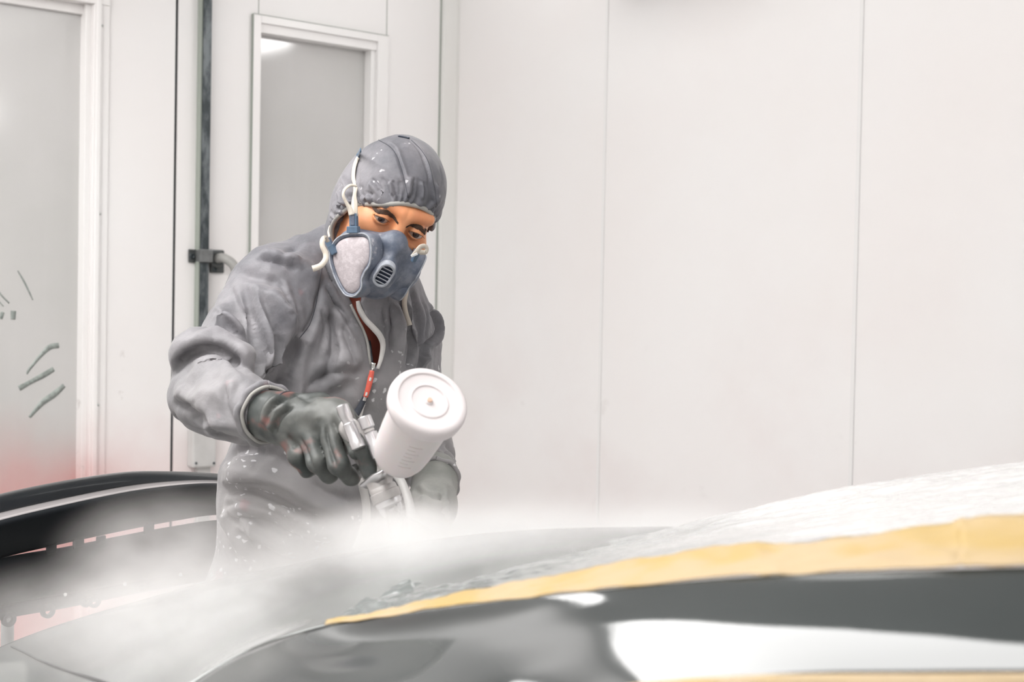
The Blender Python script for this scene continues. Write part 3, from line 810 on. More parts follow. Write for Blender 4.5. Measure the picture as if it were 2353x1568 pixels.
# ------------------------------------------------------------------ materials of the man
def splat_layers(N, c, spots, thr, col, scale, size, zlo=None, zhi=None, region=None):
    pass
def suit_mat(name='grey_coverall', splats=True):
    m, nt, b = nmat(name); N = NT(nt)
    base = N.mix(N.map(N.noise(9, 7, rough=.62), .36, .64), (.088, .090, .108), (.190, .182, .202))
    base = N.mix(N.map(N.noise(24, 5), .55, .75, 0, .35), base, (.06, .065, .082))
    x, y, z = N.xyz()[:]
    # pale overspray dust, heavier low on the suit
    dust = N.math('MULTIPLY', N.map(z, 1.62, 1.12, .1, .75), N.map(N.noise(5, 5), .3, .62, .45, 1))
    base = N.mix(dust, base, (.34, .325, .32))
    base = N.mix(N.math('MULTIPLY', N.map(N.noise(11, 3), .68, .74), .35), base, (.42, .2, .22))
    # white spatter: small flecks and a few splats
    warp = N.nt.nodes.new('ShaderNodeTexNoise'); warp.inputs['Scale'].default_value = 60
    nt.links.new(N.tc.outputs['Object'], warp.inputs['Vector'])
    wv = N.nt.nodes.new('ShaderNodeVectorMath'); wv.operation = 'MULTIPLY_ADD'
    nt.links.new(warp.outputs['Color'], wv.inputs[0]); wv.inputs[1].default_value = (.02, .02, .02); nt.links.new(N.tc.outputs['Object'], wv.inputs[2])
    for sc, th, dens, zz in ((75, .30, .60, (1.50, 1.3, 0, 1)), (30, .19, .60, (1.36, 1.18, 0, 1)), (70, .24, .62, (1.5, 1.62, 0, .8))):
        vo = N.voronoi(sc, vec=wv.outputs[0])
        spot = N.map(vo.outputs['Distance'], th, th * .6, 0, 1)
        sel = N.math('GREATER_THAN', N.noise(9, 2), dens - .14)
        rnd = N.nt.nodes.new('ShaderNodeSeparateColor'); nt.links.new(vo.outputs['Color'], rnd.inputs[0])
        pick = N.math('GREATER_THAN', rnd.outputs[0], .45)
        f = N.math('MULTIPLY', N.math('MULTIPLY', spot, N.math('MULTIPLY', sel, pick)), N.map(z, *zz)); f = N.math('MULTIPLY', f, N.map(y, 2.17, 2.27)); f = N.math('MULTIPLY', f, N.math('MAXIMUM', N.map(x, -.34, -.2), N.map(z, 1.36, 1.28)))
        base = N.mix(N.math('MULTIPLY', f, .8), base, (.74, .73, .75))
    nt.links.new(base, b.inputs['Base Color'])
    setp(b, Roughness=.62, Sheen_Weight=.15)
    b1 = N.bump(N.noise(14, 5, rough=.55), .6, .010)
    nt.links.new(N.bump(N.noise(240, 3), .15, .0008, b1), b.inputs['Normal'])
    return m
M_suit = suit_mat()
M_trim = mat('grey_trim', (.34, .33, .31), .6, bump=.3, bscale=200, var=.1, vscale=40)
M_lining = mat('pale_zip_tape', (.62, .60, .58), .6, var=.06, vscale=60)
M_zip = mat('dark_zip', (.05, .055, .07), .5, bump=.6, bscale=300, var=.3, vscale=80)
M_skin, nt, b = nmat('skin'); N = NT(nt)
c = N.mix(N.map(N.noise(22, 5), .35, .7), (.78, .36, .18), (.66, .25, .11))
nt.links.new(c, b.inputs['Base Color']); setp(b, Roughness=.46, Subsurface_Weight=.12, Subsurface_Scale=.02); b.inputs['Subsurface Radius'].default_value = (1, .35, .2)
nt.links.new(N.bump(N.noise(260, 3), .15, .0008), b.inputs['Normal'])
M_shirt = mat('rust_red_shirt', (.30, .065, .04), .75, bump=.3, bscale=80, var=.12, vscale=30)

# ------------------------------------------------------------------ the man: pose
person = empty('person', (P(690, 1330, 2.5).x, P(690, 1330, 2.5).y, 0))
tag(person, 'man in grey hooded coverall and blue respirator leaning over the car and spraying', 'person')
Wd = Vector((.76, .65, 0)).normalized()           # across the shoulders, his right to his left
Dp = Vector((.65, -.76, 0)).normalized()           # the way his chest faces
PEL = P(700, 1340, 2.53); WAI = P(725, 1130, 2.51); CHE = P(800, 860, 2.47); UCH = P(838, 715, 2.47); NEK = P(826, 610, 2.46)
SHR = P(628, 700, 2.38); ELR = P(466, 905, 2.22); WRR = P(612, 952, 2.045)
SHL = P(930, 768, 2.57); ELL = P(990, 1052, 2.60); WRL = P(1000, 1105, 2.48)
def suit_sdf(p, grow=0.):
    d = sd_cone(p, PEL, WAI, .182, .172, Dp, .74)
    d = smin(d, sd_cone(p, WAI, CHE, .168, .158, Dp, .76), .06)
    d = smin(d, sd_cone(p, CHE, UCH, .150, .112, Dp, .80), .06)
    d = smin(d, sd_cone(p, UCH, NEK, .095, .066), .07)
    # shoulder yoke
    d = smin(d, sd_cone(p, NEK + Vector((0, .03, -.02)), SHR + Vector((.02, .02, .03)), .07, .078), .06)
    d = smin(d, sd_cone(p, NEK + Vector((0, .03, -.03)), SHL + Vector((0, 0, .0)), .066, .056), .06)
    d = smin(d, sd_cone(p, P(792, 592, 2.50), P(705, 612, 2.44), .066, .050), .05)
    # right arm: baggy batwing sleeve, elbow out, forearm coming forward
    d = smin(d, sd_cone(p, SHR, ELR + Vector((.01, 0, .012)), .094, .064), .05)
    d = smin(d, sd_cone(p, SHR + Vector((.03, .03, -.09)), ELR + Vector((.045, .02, .02)), .06, .05), .06)
    fore = sd_cone(p, ELR, WRR, .0640, .044)
    fore = smin(fore, sd_cone(p, ELR + Vector((.03, -.03, -.005)), ELR.lerp(WRR, .62) + Vector((0, 0, -.005)), .062, .058), .03)
    d = smin(d, sd_cone(p, P(448, 812, 2.205), P(548, 842, 2.17), .050, .036), .03)
    d = smin(d, fore, .007)
    # left arm
    d = smin(d, sd_cone(p, SHL, ELL, .060, .050), .04)
    d = smin(d, sd_cone(p, ELL, WRL, .048, .040), .02)
    # legs
    for sg in (-1, 1):
        hip = PEL + Wd * (.085 * sg) - Vector((0, 0, .06)); kn = Vector((hip.x + Wd.x * .02 * sg, hip.y - .04, .52)); an = Vector((kn.x, kn.y + .05, .12))
        d = smin(d, sd_cone(p, hip, kn, .115, .085), .05); d = smin(d, sd_cone(p, kn, an, .085, .075), .03)
    # sleeve end planes
    return d - grow
# the front opening: a narrow crescent from the throat to the zip slider
OPEN = [(812, 670, .013), (817, 700, .0065), (831, 732, .0055), (850, 765, .0080), (862, 798, .0088), (862, 826, .0068), (857, 848, .001)]
def opening(p):
    d = np.full(p.shape[:-1], 9., np.float32); dn = A3(_F)
    for (x0, y0, r0), (x1, y1, r1) in zip(OPEN[:-1], OPEN[1:]):
        a, b_ = P(x0, y0, 2.36), P(x1, y1, 2.36)
        av, bv_ = A3(a), A3(b_); q = p - av; q = q - (q @ dn)[..., None] * dn * .0
        # flatten along the way the chest faces: a slot 8 cm deep
        dv = -A3(_F)
        pp = p - (np.clip((p - av) @ dv, -.10, .15))[..., None] * dv
        d = np.minimum(d, sd_cone(pp, a, b_, r0, r1))
    return d
def suit_open(p):
    d = suit_sdf(p, -.0095)
    # neck hole and cut sleeves
    d = smax(d, -opening(p), .004)
    cr = (WRR - ELR).normalized(); cl = (WRL - ELL).normalized()
    near = ((p - A3(WRR)) ** 2).sum(-1) < .12 ** 2
    d = np.where(near, np.maximum(d, (p - A3(WRR)) @ A3(cr) - .004), d)
    return d
b0 = (P(383, 900, 2.1).x - .05, 2.0, .70); b1 = (.30 - .25, 2.82, 1.68)
V, F = surface_nets(suit_open, (-.62, 1.90, .80), (.10, 2.86, 1.66), .0037)
V = smooth_mesh(V, F, 2)
SUITF = [
 # raglan seam, armpit
 ([(742, 640), (728, 700), (712, 745), (688, 775)], .005, .006, 'v'),
 ([(688, 775), (664, 830), (648, 880), (632, 905)], .022, .030, 'v'),
 ([(640, 690), (670, 760), (668, 820), (640, 868)], .020, .016, 'r'),
 ([(600, 660), (626, 730), (640, 800), (628, 868)], .014, .014, 's'),
 ([(560, 640), (590, 720), (606, 800), (616, 866)], .014, .012, 's'),
 ([(520, 668), (560, 740), (590, 810), (608, 862)], .016, .014, 'v'),
 ([(545, 625), (600, 640), (640, 650)], .010, .006, 'v'),
 ([(590, 590), (640, 600), (690, 618)], .010, .006, 's'),
 ([(490, 700), (540, 760), (580, 830)], .016, .010, 'r'),
 # crease where upper sleeve folds over the elbow
 ([(398, 848), (430, 815), (475, 800), (520, 812), (556, 850)], .010, .022, 'v'),
 ([(430, 800), (470, 776), (500, 774), (540, 800), (572, 850)], .016, .009, 'r'),
 ([(480, 752), (510, 756), (550, 775), (590, 820)], .012, .009, 's'),
 ([(430, 870), (480, 838), (520, 838), (556, 868), (600, 884)], .020, .010, 'r'),
 # forearm
 ([(395, 920), (430, 930), (480, 960), (520, 1000)], .012, .006, 's'),
 ([(400, 950), (430, 985), (470, 1002)], .009, .008, 'v'),
 ([(420, 925), (450, 960), (480, 985)], .008, .006, 'v'),
 ([(522, 880), (524, 920), (534, 950), (560, 985)], .009, .010, 's'),
 ([(556, 880), (545, 920), (555, 960), (580, 990)], .008, .007, 's'),
 ([(600, 872), (580, 900), (575, 940), (585, 975)], .007, .007, 's'),
 ([(640, 872), (612, 890), (592, 920)], .006, .007, 'v'),
 ([(470, 990), (500, 975), (545, 985), (575, 1005)], .012, .010, 'r'),
 ([(498, 996), (520, 1010), (560, 1016)], .010, .010, 'v'),
 ([(455, 905), (500, 910), (530, 930)], .014, .005, 'r'),
 # chest
 ([(735, 720), (700, 800), (680, 870), (664, 920)], .014, .010, 'r'),
 ([(760, 700), (772, 760), (768, 830), (735, 900)], .016, .009, 's'),
 ([(790, 740), (806, 800), (820, 845)], .010, .007, 's'),
 ([(745, 640), (770, 690), (800, 730), (830, 790), (846, 840)], .008, .008, 's'),
 ([(690, 890), (740, 860), (790, 850), (845, 850)], .012, .006, 's'),
 ([(700, 935), (760, 905), (820, 880)], .012, .006, 'v'),
 ([(650, 905), (700, 895), (760, 910)], .014, .007, 'r'),
 ([(900, 690), (905, 750), (900, 820)], .007, .008, 's'),
 ([(922, 680), (935, 740), (945, 800), (935, 860)], .008, .009, 's'),
 ([(880, 700), (884, 740), (890, 780)], .006, .007, 'v'),
 ([(950, 660), (968, 720), (975, 770)], .008, .009, 'v'),
 ([(958, 690), (978, 760), (966, 830)], .012, .012, 'v'),
 ([(915, 720), (918, 780), (912, 840)], .006, .006, 'r'),
 ([(985, 700), (1000, 760), (985, 800), (970, 840)], .008, .010, 's'),
 ([(1000, 790), (975, 815), (960, 850)], .009, .010, 'v'),
 # collar and shoulder gathers
 ([(760, 560), (752, 600), (770, 650), (800, 700)], .008, .008, 's'),
 ([(690, 562), (660, 580), (650, 600)], .008, .005, 'v'),
 ([(640, 590), (700, 610), (735, 640)], .010, .005, 'r'),
 # belly
 ([(520, 1050), (560, 1035), (620, 1050), (680, 1090)], .018, .012, 'v'),
 ([(500, 1090), (560, 1075), (640, 1100), (720, 1150)], .020, .013, 'r'),
 ([(505, 1130), (580, 1120), (680, 1160), (790, 1210)], .016, .010, 's'),
 ([(520, 1180), (600, 1190), (700, 1230), (800, 1250)], .016, .009, 's'),
 ([(500, 1160), (520, 1230), (560, 1300)], .014, .008, 's'),
 ([(540, 1210), (600, 1250), (680, 1290)], .012, .007, 's'),
 ([(700, 1110), (760, 1140), (830, 1160)], .012, .008, 'v'),
 ([(600, 1130), (680, 1190), (770, 1270)], .012, .008, 'r'),
 ([(860, 1000), (870, 1100), (860, 1200)], .010, .007, 's'),
 # left sleeve
 ([(1010, 1040), (1030, 1060), (1040, 1095)], .008, .007, 's'),
 ([(985, 1030), (1010, 1060), (1018, 1095)], .007, .007, 's'),
 ([(1022, 1018), (1042, 1050), (1050, 1080)], .007, .006, 'v'),
]
DMP = np.clip((opening(V.astype(np.float32)) - .002) / .022, .0, 1) * np.clip((np.linalg.norm(V - A3(WRR), axis=1) - .035) / .05, .12, 1)
V = folds(V, F, SUITF, 1.35, -.018, DMP)
V = cloth_noise(V, F, .0070, 8, 3, (1, 1, .6), DMP)
V = cloth_noise(V, F, .0042, 19, 8, (1, 1, .7), DMP)
V = cloth_noise(V, F, .0014, 42, 9, (1, 1, .8), DMP)
V = folds(V, F, [
 ([(392, 868), (408, 842), (432, 815), (475, 800), (520, 812), (545, 836), (572, 862)], .0075, .020, 'v'),
 ([(400, 838), (425, 808), (470, 786), (525, 798), (560, 832)], .0085, .008, 'r'),
 ([(686, 778), (668, 822), (650, 870), (634, 900)], .009, .016, 'v'),
 ([(640, 880), (652, 850), (672, 800)], .006, .007, 'r'),
 ([(566, 700), (596, 760), (612, 810), (620, 860)], .0055, .008, 'v'), ([(578, 700), (608, 760), (626, 820)], .0055, .005, 'r'),
 ([(470, 985), (500, 1000), (545, 1012)], .007, .010, 'v'), ([(500, 975), (540, 985), (580, 1008)], .006, .006, 'r'),
 ([(524, 890), (524, 925), (532, 955), (556, 985)], .0045, .007, 'v'), ([(556, 890), (548, 920), (556, 950)], .004, .006, 'v'),
 ([(425, 935), (450, 925)], .004, .005, 'v'), ([(440, 962), (470, 950)], .004, .005, 'v'), ([(420, 975), (445, 985), (480, 995)], .004, .005, 'v'),
 ([(600, 905), (588, 925), (584, 950)], .004, .006, 'v'), ([(625, 890), (610, 903)], .004, .006, 'v'),
 ([(912, 690), (918, 740), (914, 800)], .005, .008, 'v'), ([(944, 700), (952, 760), (944, 820)], .005, .009, 'v'), ([(966, 680), (984, 730), (978, 790)], .005, .009, 'v'),
 ([(978, 800), (968, 830), (962, 856)], .006, .012, 'v'), ([(890, 700), (896, 750)], .004, .006, 'v'),
 ([(770, 690), (798, 735), (820, 780), (838, 830)], .005, .006, 's'), ([(800, 700), (830, 745), (846, 800)], .004, .004, 'r'),
 ([(740, 700), (748, 760), (735, 820)], .006, .007, 's'), ([(770, 760), (778, 810), (760, 860)], .005, .006, 's'),
 ([(680, 700), (690, 740), (680, 790)], .006, .006, 's'), ([(640, 640), (665, 690), (680, 740)], .006, .006, 's'),
 ([(470, 700), (520, 730), (560, 780)], .006, .006, 's'), ([(530, 660), (545, 700), (575, 740)], .005, .006, 'v'),
 ([(540, 1040), (575, 1030), (620, 1045)], .009, .012, 'v'), ([(520, 1075), (528, 1050), (545, 1038)], .007, .010, 'v'),
 ([(500, 1120), (560, 1110), (620, 1118), (690, 1145)], .008, .008, 's'), ([(505, 1165), (560, 1150), (640, 1180), (740, 1235)], .008, .008, 's'),
 ([(510, 1170), (560, 1215), (610, 1290)], .006, .006, 's'), ([(520, 1175), (600, 1230), (690, 1280)], .006, .006, 's'),
], .62, None, DMP)
V = smooth_mesh(V, F, 1, .5)
V2, F2 = surface_nets(lambda p: suit_sdf(p, -.002), (-.72, 2.0, .02), (.16, 2.95, .83), .012)
V2 = smooth_mesh(V2, F2, 2); V2 = cloth_noise(V2, F2, .012, 7, 5)
VV = np.concatenate([V, V2]); FF = np.concatenate([F, F2 + len(V)])
suit = link('coverall', npmesh('coverall', VV, FF), M_suit); adopt(person, suit)
on_suit = cast(V, F)
M_seam = mat('dark_seam', (.06, .062, .075), .8)  # darker colour of the stitched seams themselves
def seam(L, par, f, r=.0007, off=.0002):
    pts = [f(*q) for q in crom(L, len(L) * 6)]; pts = [h[0] + h[1] * off for h in pts if h]
    keep = [pts[0]]
    for q in pts[1:]:
        if (q - keep[-1]).length < .03: keep.append(q)
    o = tube('seam', keep, r, M_seam, ns=6, n=len(keep) * 3); adopt(par, o); return o
seam([(740, 612), (733, 655), (726, 700), (712, 745), (688, 778)], suit, on_suit)

print('suit verts', len(V), 'x', V[:, 0].min(), V[:, 0].max(), 'y', V[:, 1].min(), V[:, 1].max())
# shirt under the opening
def shirt_sdf(p):
    return np.maximum(np.maximum(shirt0(p), P(800, 930, 2.4).z - p[..., 2]), p[..., 0] - P(905, 750, 2.4).x)
def shirt0(p):
    d = sd_cone(p, WAI, CHE, .138, .128, Dp, .66); d = smin(d, sd_cone(p, CHE, UCH, .120, .088, Dp, .70), .05)
    return smin(d, sd_cone(p, UCH, NEK - Vector((0, 0, .02)), .080, .058), .05)
Vs, Fs = surface_nets(shirt_sdf, (-.52, 2.2, 1.12), (.08, 2.75, 1.60), .008)
shirt = link('shirt', npmesh('shirt', smooth_mesh(Vs, Fs), Fs), M_shirt); adopt(person, shirt)
# ------------------------------------------------------------------ head: local frame x = his left, -y = face forward, z = up
HR = (Matrix.Rotation(math.radians(23), 3, 'Y') @ Matrix.Rotation(math.radians(23), 3, 'Z') @ Matrix.Rotation(math.radians(23), 3, 'X'))
HO = P(918, 519, 2.275) - HR @ Vector((0, -.086, 0))
HM = HR.to_4x4(); HM.translation = HO
HMn = np.array(HM)
def H(x, y, z): return HM @ Vector((x, y, z))
def Hd(x, y, z): return HR @ Vector((x, y, z))
def Hloc(v): return HM.inverted() @ v
def headmesh(name, fn, lo, hi, res, m, it=1, post=None):
    V, F = surface_nets(fn, lo, hi, res); V = smooth_mesh(V, F, it)
    if post: V = post(V, F)
    W = V @ HMn[:3, :3].T + HMn[:3, 3]
    o = link(name, npmesh(name, W, F), m); adopt(person, o); return o, W, F
def v3(*a): return np.array(a, dtype=np.float32)
def sym(p): q = p.copy(); q[..., 0] = np.abs(q[..., 0]); return q
EYE = (.0315, -.0800, 0.0)
def face_sdf(p, detail=True):
    q = sym(p)
    d = sd_ell(p, (0, .012, .024), (.0640, .082, .066))
    d = smin(d, sd_ell(p, (0, -.024, -.028), (.0615, .0665, .081)), .03)
    d = smin(d, sd_ell(p, (0, -.050, -.090), (.040, .042, .030)), .03)
    d = smin(d, sd_cone(q, (0.006, -.082, .020), (.044, -.066, .022), .0125, .010), .014)      # brow
    d = smin(d, sd_ell(q, (.044, -.062, -.030), (.022, .022, .020)), .02)                       # cheek
    if detail:
        d = smax(d, -sd_ell(q, (.0315, -.1020, -.0005), (.0200, .0185, .0115)), .016)             # socket
        d = smax(d, -sd_ell(q, (.0135, -.098, .001), (.006, .012, .009)), .010)                   # inner corner
    d = smin(d, sd_cone(p, (0, -.084, .012), (0, -.108, -.032), .0075, .0115), .014)            # nose
    d = smin(d, sd_ell(q, (.010, -.100, -.034), (.008, .010, .008)), .008)
    d = smin(d, sd_cone(p, (0, .03, -.04), (.0, .055, -.16), .058, .058), .03)                  # neck
    if detail:
        lid = sd_ell(q, EYE, (.0150, .0142, .0138))
        d = smin(d, lid, .004)
        # slit between the lids, lowered gaze
        sl = q - v3(EYE[0], -.0935, -.0030)
        xx = sl[..., 0] / .0148; up_ = .0050 * (1 - xx ** 2) + .0006; lo_ = -.0038 * (1 - xx ** 2)
        slit = np.maximum(np.maximum(sl[..., 2] - up_, lo_ - sl[..., 2]), np.maximum(np.abs(sl[..., 0]) - .0145, sl[..., 1] - .012))
        d = smax(d, -slit, .0008)
        # crease above the lid and below the eye
        cr = sd_cone(q, (.018, -.0965, .0095), (.046, -.0895, .0060), .0012, .0010); d = smin(smax(d, -(cr - .0), .003), d + .003, .001)
    return d
headV, _, _ = (None, None, None)
face, FV, FF_ = headmesh('body', face_sdf, (-.095, -.13, -.20), (.095, .12, .13), .0017, M_skin, 1)
on_face = cast(FV, FF_)
# torso of the body under the clothes joins the neck
# eyes
def iris_mat():
    m, nt, b = nmat('eye'); N = NT(nt)
    g = N.nt.nodes.new('ShaderNodeTexCoord')
    x, y, z = N.xyz(g.outputs['Generated'])[:]
    gx = N.math('SUBTRACT', x, .5); gz = N.math('SUBTRACT', z, .5)
    r = N.math('SQRT', N.math('ADD', N.math('MULTIPLY', gx, gx), N.math('MULTIPLY', gz, gz)))
    fr = N.math('LESS_THAN', y, .5)
    iris = N.math('MULTIPLY', N.map(r, .235, .215), fr); pup = N.math('MULTIPLY', N.map(r, .10, .09), fr)
    c = N.mix(iris, (.42, .33, .28), (.045, .014, .006)); c = N.mix(pup, c, (.004, .003, .003))
    nt.links.new(c, b.inputs['Base Color']); setp(b, Roughness=.12, Coat_Weight=.6, Coat_Roughness=.02); return m
M_eye = iris_mat(); M_hair = mat('dark_hair', (.055, .026, .014), .6)
for sg in (-1, 1):
    me = bpy.data.meshes.new('eye'); bm = bmesh.new(); bmesh.ops.create_uvsphere(bm, u_segments=32, v_segments=24, radius=.0124); bm.to_mesh(me); bm.free()
    me.polygons.foreach_set('use_smooth', [True] * len(me.polygons))
    o = link('eye', me, M_eye)
    gz = Matrix.Rotation(math.radians(3), 4, 'X') @ Matrix.Rotation(math.radians(-8), 4, 'Z')
    o.matrix_world = HM @ Matrix.Translation((EYE[0] * sg, EYE[1], EYE[2])) @ gz
    bpy.context.view_layer.update(); adopt(person, o)
# lashes and brows: many fine hairs
bvf = BVHTree.FromPolygons([Vector(v) for v in FV], FF_.tolist())
def onface_local(x, z, off=0.):
    o_ = H(x, -.3, z); d = Hd(0, 1, 0); loc, nor, i, t = bvf.ray_cast(o_, d)
    if nor.dot(d) > 0: nor = -nor
    return loc + nor * off, nor
def hairs(name, segs, m):
    V = []; F = []
    for a, b_, c_, r in segs:
        v, f = tube_arrays([a, b_, c_], [r, r * .8, r * .2], ns=4, n=4); n0 = sum(len(q) for q in V); V.append(v); F += [tuple(i + n0 for i in ff) for ff in f]
    o = link(name, npmesh(name, np.concatenate(V), F), m); adopt(person, o)
rnd = random.Random(3)
for sg in (-1, 1):
    S = []
    for k in range(420):
        t = rnd.random(); x = (.0065 + .0415 * t); zc = .0060 + .0066 * math.sin(t * math.pi * .8) - .0150 * max(0, t - .5)
        w = .0036 * (1 - .75 * t ** 1.5) * min(1, .35 + t * 3); z = zc + (rnd.random() - .5) * 2 * w
        try:
            a, nr = onface_local(x * sg, z, .0002)
            b_, _ = onface_local((x + .0035) * sg, z + .0016 * (1 - 2 * t) , .0010); c_, _ = onface_local((x + .0065) * sg, z + .0016 * (1 - 2.6 * t), .0008)
            S.append((a, b_, c_, .00032))
        except Exception: pass
    hairs('eyebrow', S, M_hair)
    S = []
    for k in range(70):
        t = k / 69; xx = -.8 + 1.7 * t; x = EYE[0] + xx * .0142; zz = -.0030 + .0046 * (1 - xx ** 2) + .0008
        a = H(sg * x, EYE[1] - .0130 + .0045 * xx * xx, zz + .0012); 
        b_ = a + Hd(sg * .0006 * xx, -.0016, .0001); c_ = b_ + Hd(sg * .0010 * xx, -.0016, .0006)
        S.append((a, b_, c_, .00030))
    hairs('eyelashes', S, M_hair)

# ------------------------------------------------------------------ hood
HOODC = (-.002, .014, .029)
def hood_outer(p):
    d = sd_ell(p, HOODC, (.0765, .097, .0790))
    d = smin(d, sd_ell(p, (0, -.012, -.02), (.074, .080, .085)), .03)
    d = smin(d, sd_ell(p, (-.046, .045, -.006), (.039, .060, .070)), .014)
    d = smin(d, sd_ell(p, (.040, .050, -.01), (.045, .055, .075)), .025)
    d = smin(d, sd_cone(p, (-.015, .03, -.05), tuple(Hloc(P(806, 640, 2.50))), .068, .070), .03)
    return d
def open_r(th):
    """rim of the face opening as (x,z)"""
    c, s = math.cos(th), math.sin(th)
    n = 1.85 if (c < 0 and s > 0) else 2.35
    r = (abs(c / .069) ** n + abs(s / (.0775 if s > 0 else .095)) ** n) ** (-1 / n)
    return r * c, -.040 + r * s + .13 * r * c
def hood_sdf(p):
    d = hood_outer(p)
    x = p[..., 0]; z = p[..., 2] + .040 - .13 * x
    b_ = np.where(z > 0, .0775, .095)
    n_ = np.where((x < 0) & (z > 0), 1.85, 2.35)
    o = ((np.abs(x / .069) ** n_ + np.abs(z / b_) ** n_) ** (1 / n_) - 1) * .069
    o = np.maximum(o, p[..., 1] - .012)
    d = smax(d, -o, .006)
    return d + .0020
def hood_fold(V, F):
    W = V @ HMn[:3, :3].T + HMn[:3, 3]
    L = [
     ([(870, 318), (905, 340), (922, 380), (932, 420), (936, 458)], .0035, .0030, 's'),
     ([(935, 318), (968, 350), (985, 400), (992, 450), (1000, 475)], .0035, .0030, 's'),
     ([(1012, 385), (1016, 420), (1006, 470)], .004, .003, 'v'),
     ([(817, 368), (814, 400), (814, 440), (811, 490)], .009, .030, 'v'),
     ([(838, 458), (830, 440), (822, 430)], .006, .006, 'v'), ([(858, 455), (845, 448), (828, 446)], .005, .006, 's'),
     ([(880, 452), (868, 430), (852, 412)], .005, .006, 's'), ([(895, 452), (888, 430), (875, 410)], .004, .005, 'v'),
     ([(908, 452), (905, 430), (900, 415)], .004, .005, 's'), ([(924, 452), (922, 435), (918, 415)], .004, .004, 'v'),
     ([(946, 455), (948, 430), (950, 405)], .004, .005, 's'), ([(958, 458), (964, 430), (962, 410)], .004, .004, 'v'),
     ([(972, 463), (976, 440), (972, 415)], .004, .005, 's'), ([(985, 470), (990, 440), (984, 415)], .004, .005, 'v'),
     ([(998, 482), (1006, 450), (1004, 420)], .004, .005, 's'),
     ([(775, 400), (790, 430), (800, 460)], .006, .006, 's'), ([(770, 440), (785, 470), (800, 490)], .006, .006, 's'),
     ([(765, 500), (785, 492), (808, 486)], .005, .004, 'v'), ([(762, 515), (780, 505), (802, 498)], .005, .003, 'r'),
     ([(758, 528), (775, 518), (795, 508)], .004, .003, 'v'), ([(770, 480), (790, 474), (812, 470)], .005, .006, 's'),
    ]
    W = folds(W, F, L[3:4], 1., -.0075); W = folds(W, F, L[:3] + L[4:], 1.15, -.0024)
    W = cloth_noise(W, F, .0026, 20, 11, (1, 1, .7))
    # small gathers along the elastic
    V2 = (W - HMn[:3, 3]) @ HMn[:3, :3]
    x = V2[:, 0]; z = V2[:, 2] + .040 - .13 * x; b_ = np.where(z > 0, .0775, .095)
    n_ = np.where((x < 0) & (z > 0), 1.85, 2.35)
    o = ((np.abs(x / .069) ** n_ + np.abs(z / b_) ** n_) ** (1 / n_) - 1) * .069
    ang = np.arctan2(z / .08, x / .07)
    k = np.exp(-((o - .007) / .010) ** 2) * (V2[:, 1] < .02)
    Nn = vnormals(V2, F)
    V2 = V2 + Nn * (k * .0022 * np.sin(ang * 38 + 3 * np.sin(ang * 7)))[:, None]
    for _ in range(2):      # the cloth lies on the head, never inside it
        fd = face_sdf(V2.astype(np.float32), False); push = np.where(o > .0012, np.clip(.0022 - fd, 0, .006), 0)
        V2 = V2 + Nn * push[:, None]
    return V2
M_hood = M_suit
hood_, HV, HF = headmesh('hood', hood_sdf, (-.16, -.11, -.24), (.14, .17, .14), .0021, M_hood, 1, hood_fold)
hood_.name = 'hood'
on_hood = cast(HV, HF)
seam([(870, 322), (896, 338), (913, 362), (924, 395), (932, 425), (938, 455)], hood_, on_hood)
seam([(945, 322), (968, 345), (985, 375), (994, 410), (1000, 440), (1003, 470)], hood_, on_hood, .0005)
bvh_h = BVHTree.FromPolygons([Vector(v) for v in HV], HF.tolist())
rim = []
for k in range(97):
    th = 2 * math.pi * k / 96
    x, z = open_r(th); s = 1.035
    x2 = x * s; z2 = (z + .040 - .13 * x) * s - .040 + .13 * x2
    loc, nor, i, t = bvh_h.ray_cast(H(x2, -.3, z2), Hd(0, 1, 0))
    if loc is None or Hloc(loc).y > .02: rim.append(None)
    else: rim.append(loc - Hd(0, .0005, 0))
top = [q for q in rim[0:49] if q is not None]
low = [q for q in rim[49:96] if q is not None]
pts = []
for k in list(range(80, 96)) + list(range(0, 49)) + list(range(49, 66)):
    if rim[k] is not None: pts.append(rim[k])
# even out
pa = np.array([tuple(q) for q in pts]); 
for _ in range(12): pa[1:-1] = (pa[:-2] + pa[1:-1] * 2 + pa[2:]) / 4
tr = tube('hood_trim', pa[::3], .0040, M_trim, flat=1., n=160, ns=10); adopt(person, tr)
# ------------------------------------------------------------------ respirator
M_mask, nt, b = nmat('blue_grey_rubber'); N = NT(nt)
c = N.mix(N.map(N.noise(30, 6, rough=.65), .38, .68), (.085, .105, .150), (.20, .215, .26))
c = N.mix(N.math('MULTIPLY', N.map(N.noise(55, 6, rough=.7), .60, .72), .7), c, (.52, .50, .52))
nt.links.new(c, b.inputs['Base Color']); setp(b, Roughness=.48); nt.links.new(N.bump(N.noise(120, 5), .3, .001), b.inputs['Normal'])
M_maskdust = mat('dusty_rim', (.36, .38, .42), .6, var=.3, vscale=90, bump=.4, bscale=150)
M_filter, nt, b = nmat('dusty_filter_cloth'); N = NT(nt)
c = N.mix(N.map(N.noise(130, 4), .45, .65), (.44, .395, .41), (.52, .475, .49)); nt.links.new(c, b.inputs['Base Color']); setp(b, Roughness=.85)
nt.links.new(N.bump(N.noise(320, 3), .5, .001), b.inputs['Normal'])
M_buckle = mat('steel_blue_plastic', (.085, .135, .20), .4, var=.2, vscale=60, bump=.2, bscale=100)
M_strap = mat('cream_elastic', (.66, .60, .52), .75, bump=.4, bscale=500, var=.05, vscale=50)
M_slot = mat('valve_slot', (.012, .02, .04), .5)
resp = empty('respirator', H(0, -.12, -.06)); resp['tmp'] = 1; del resp['tmp']
adopt(person, resp)
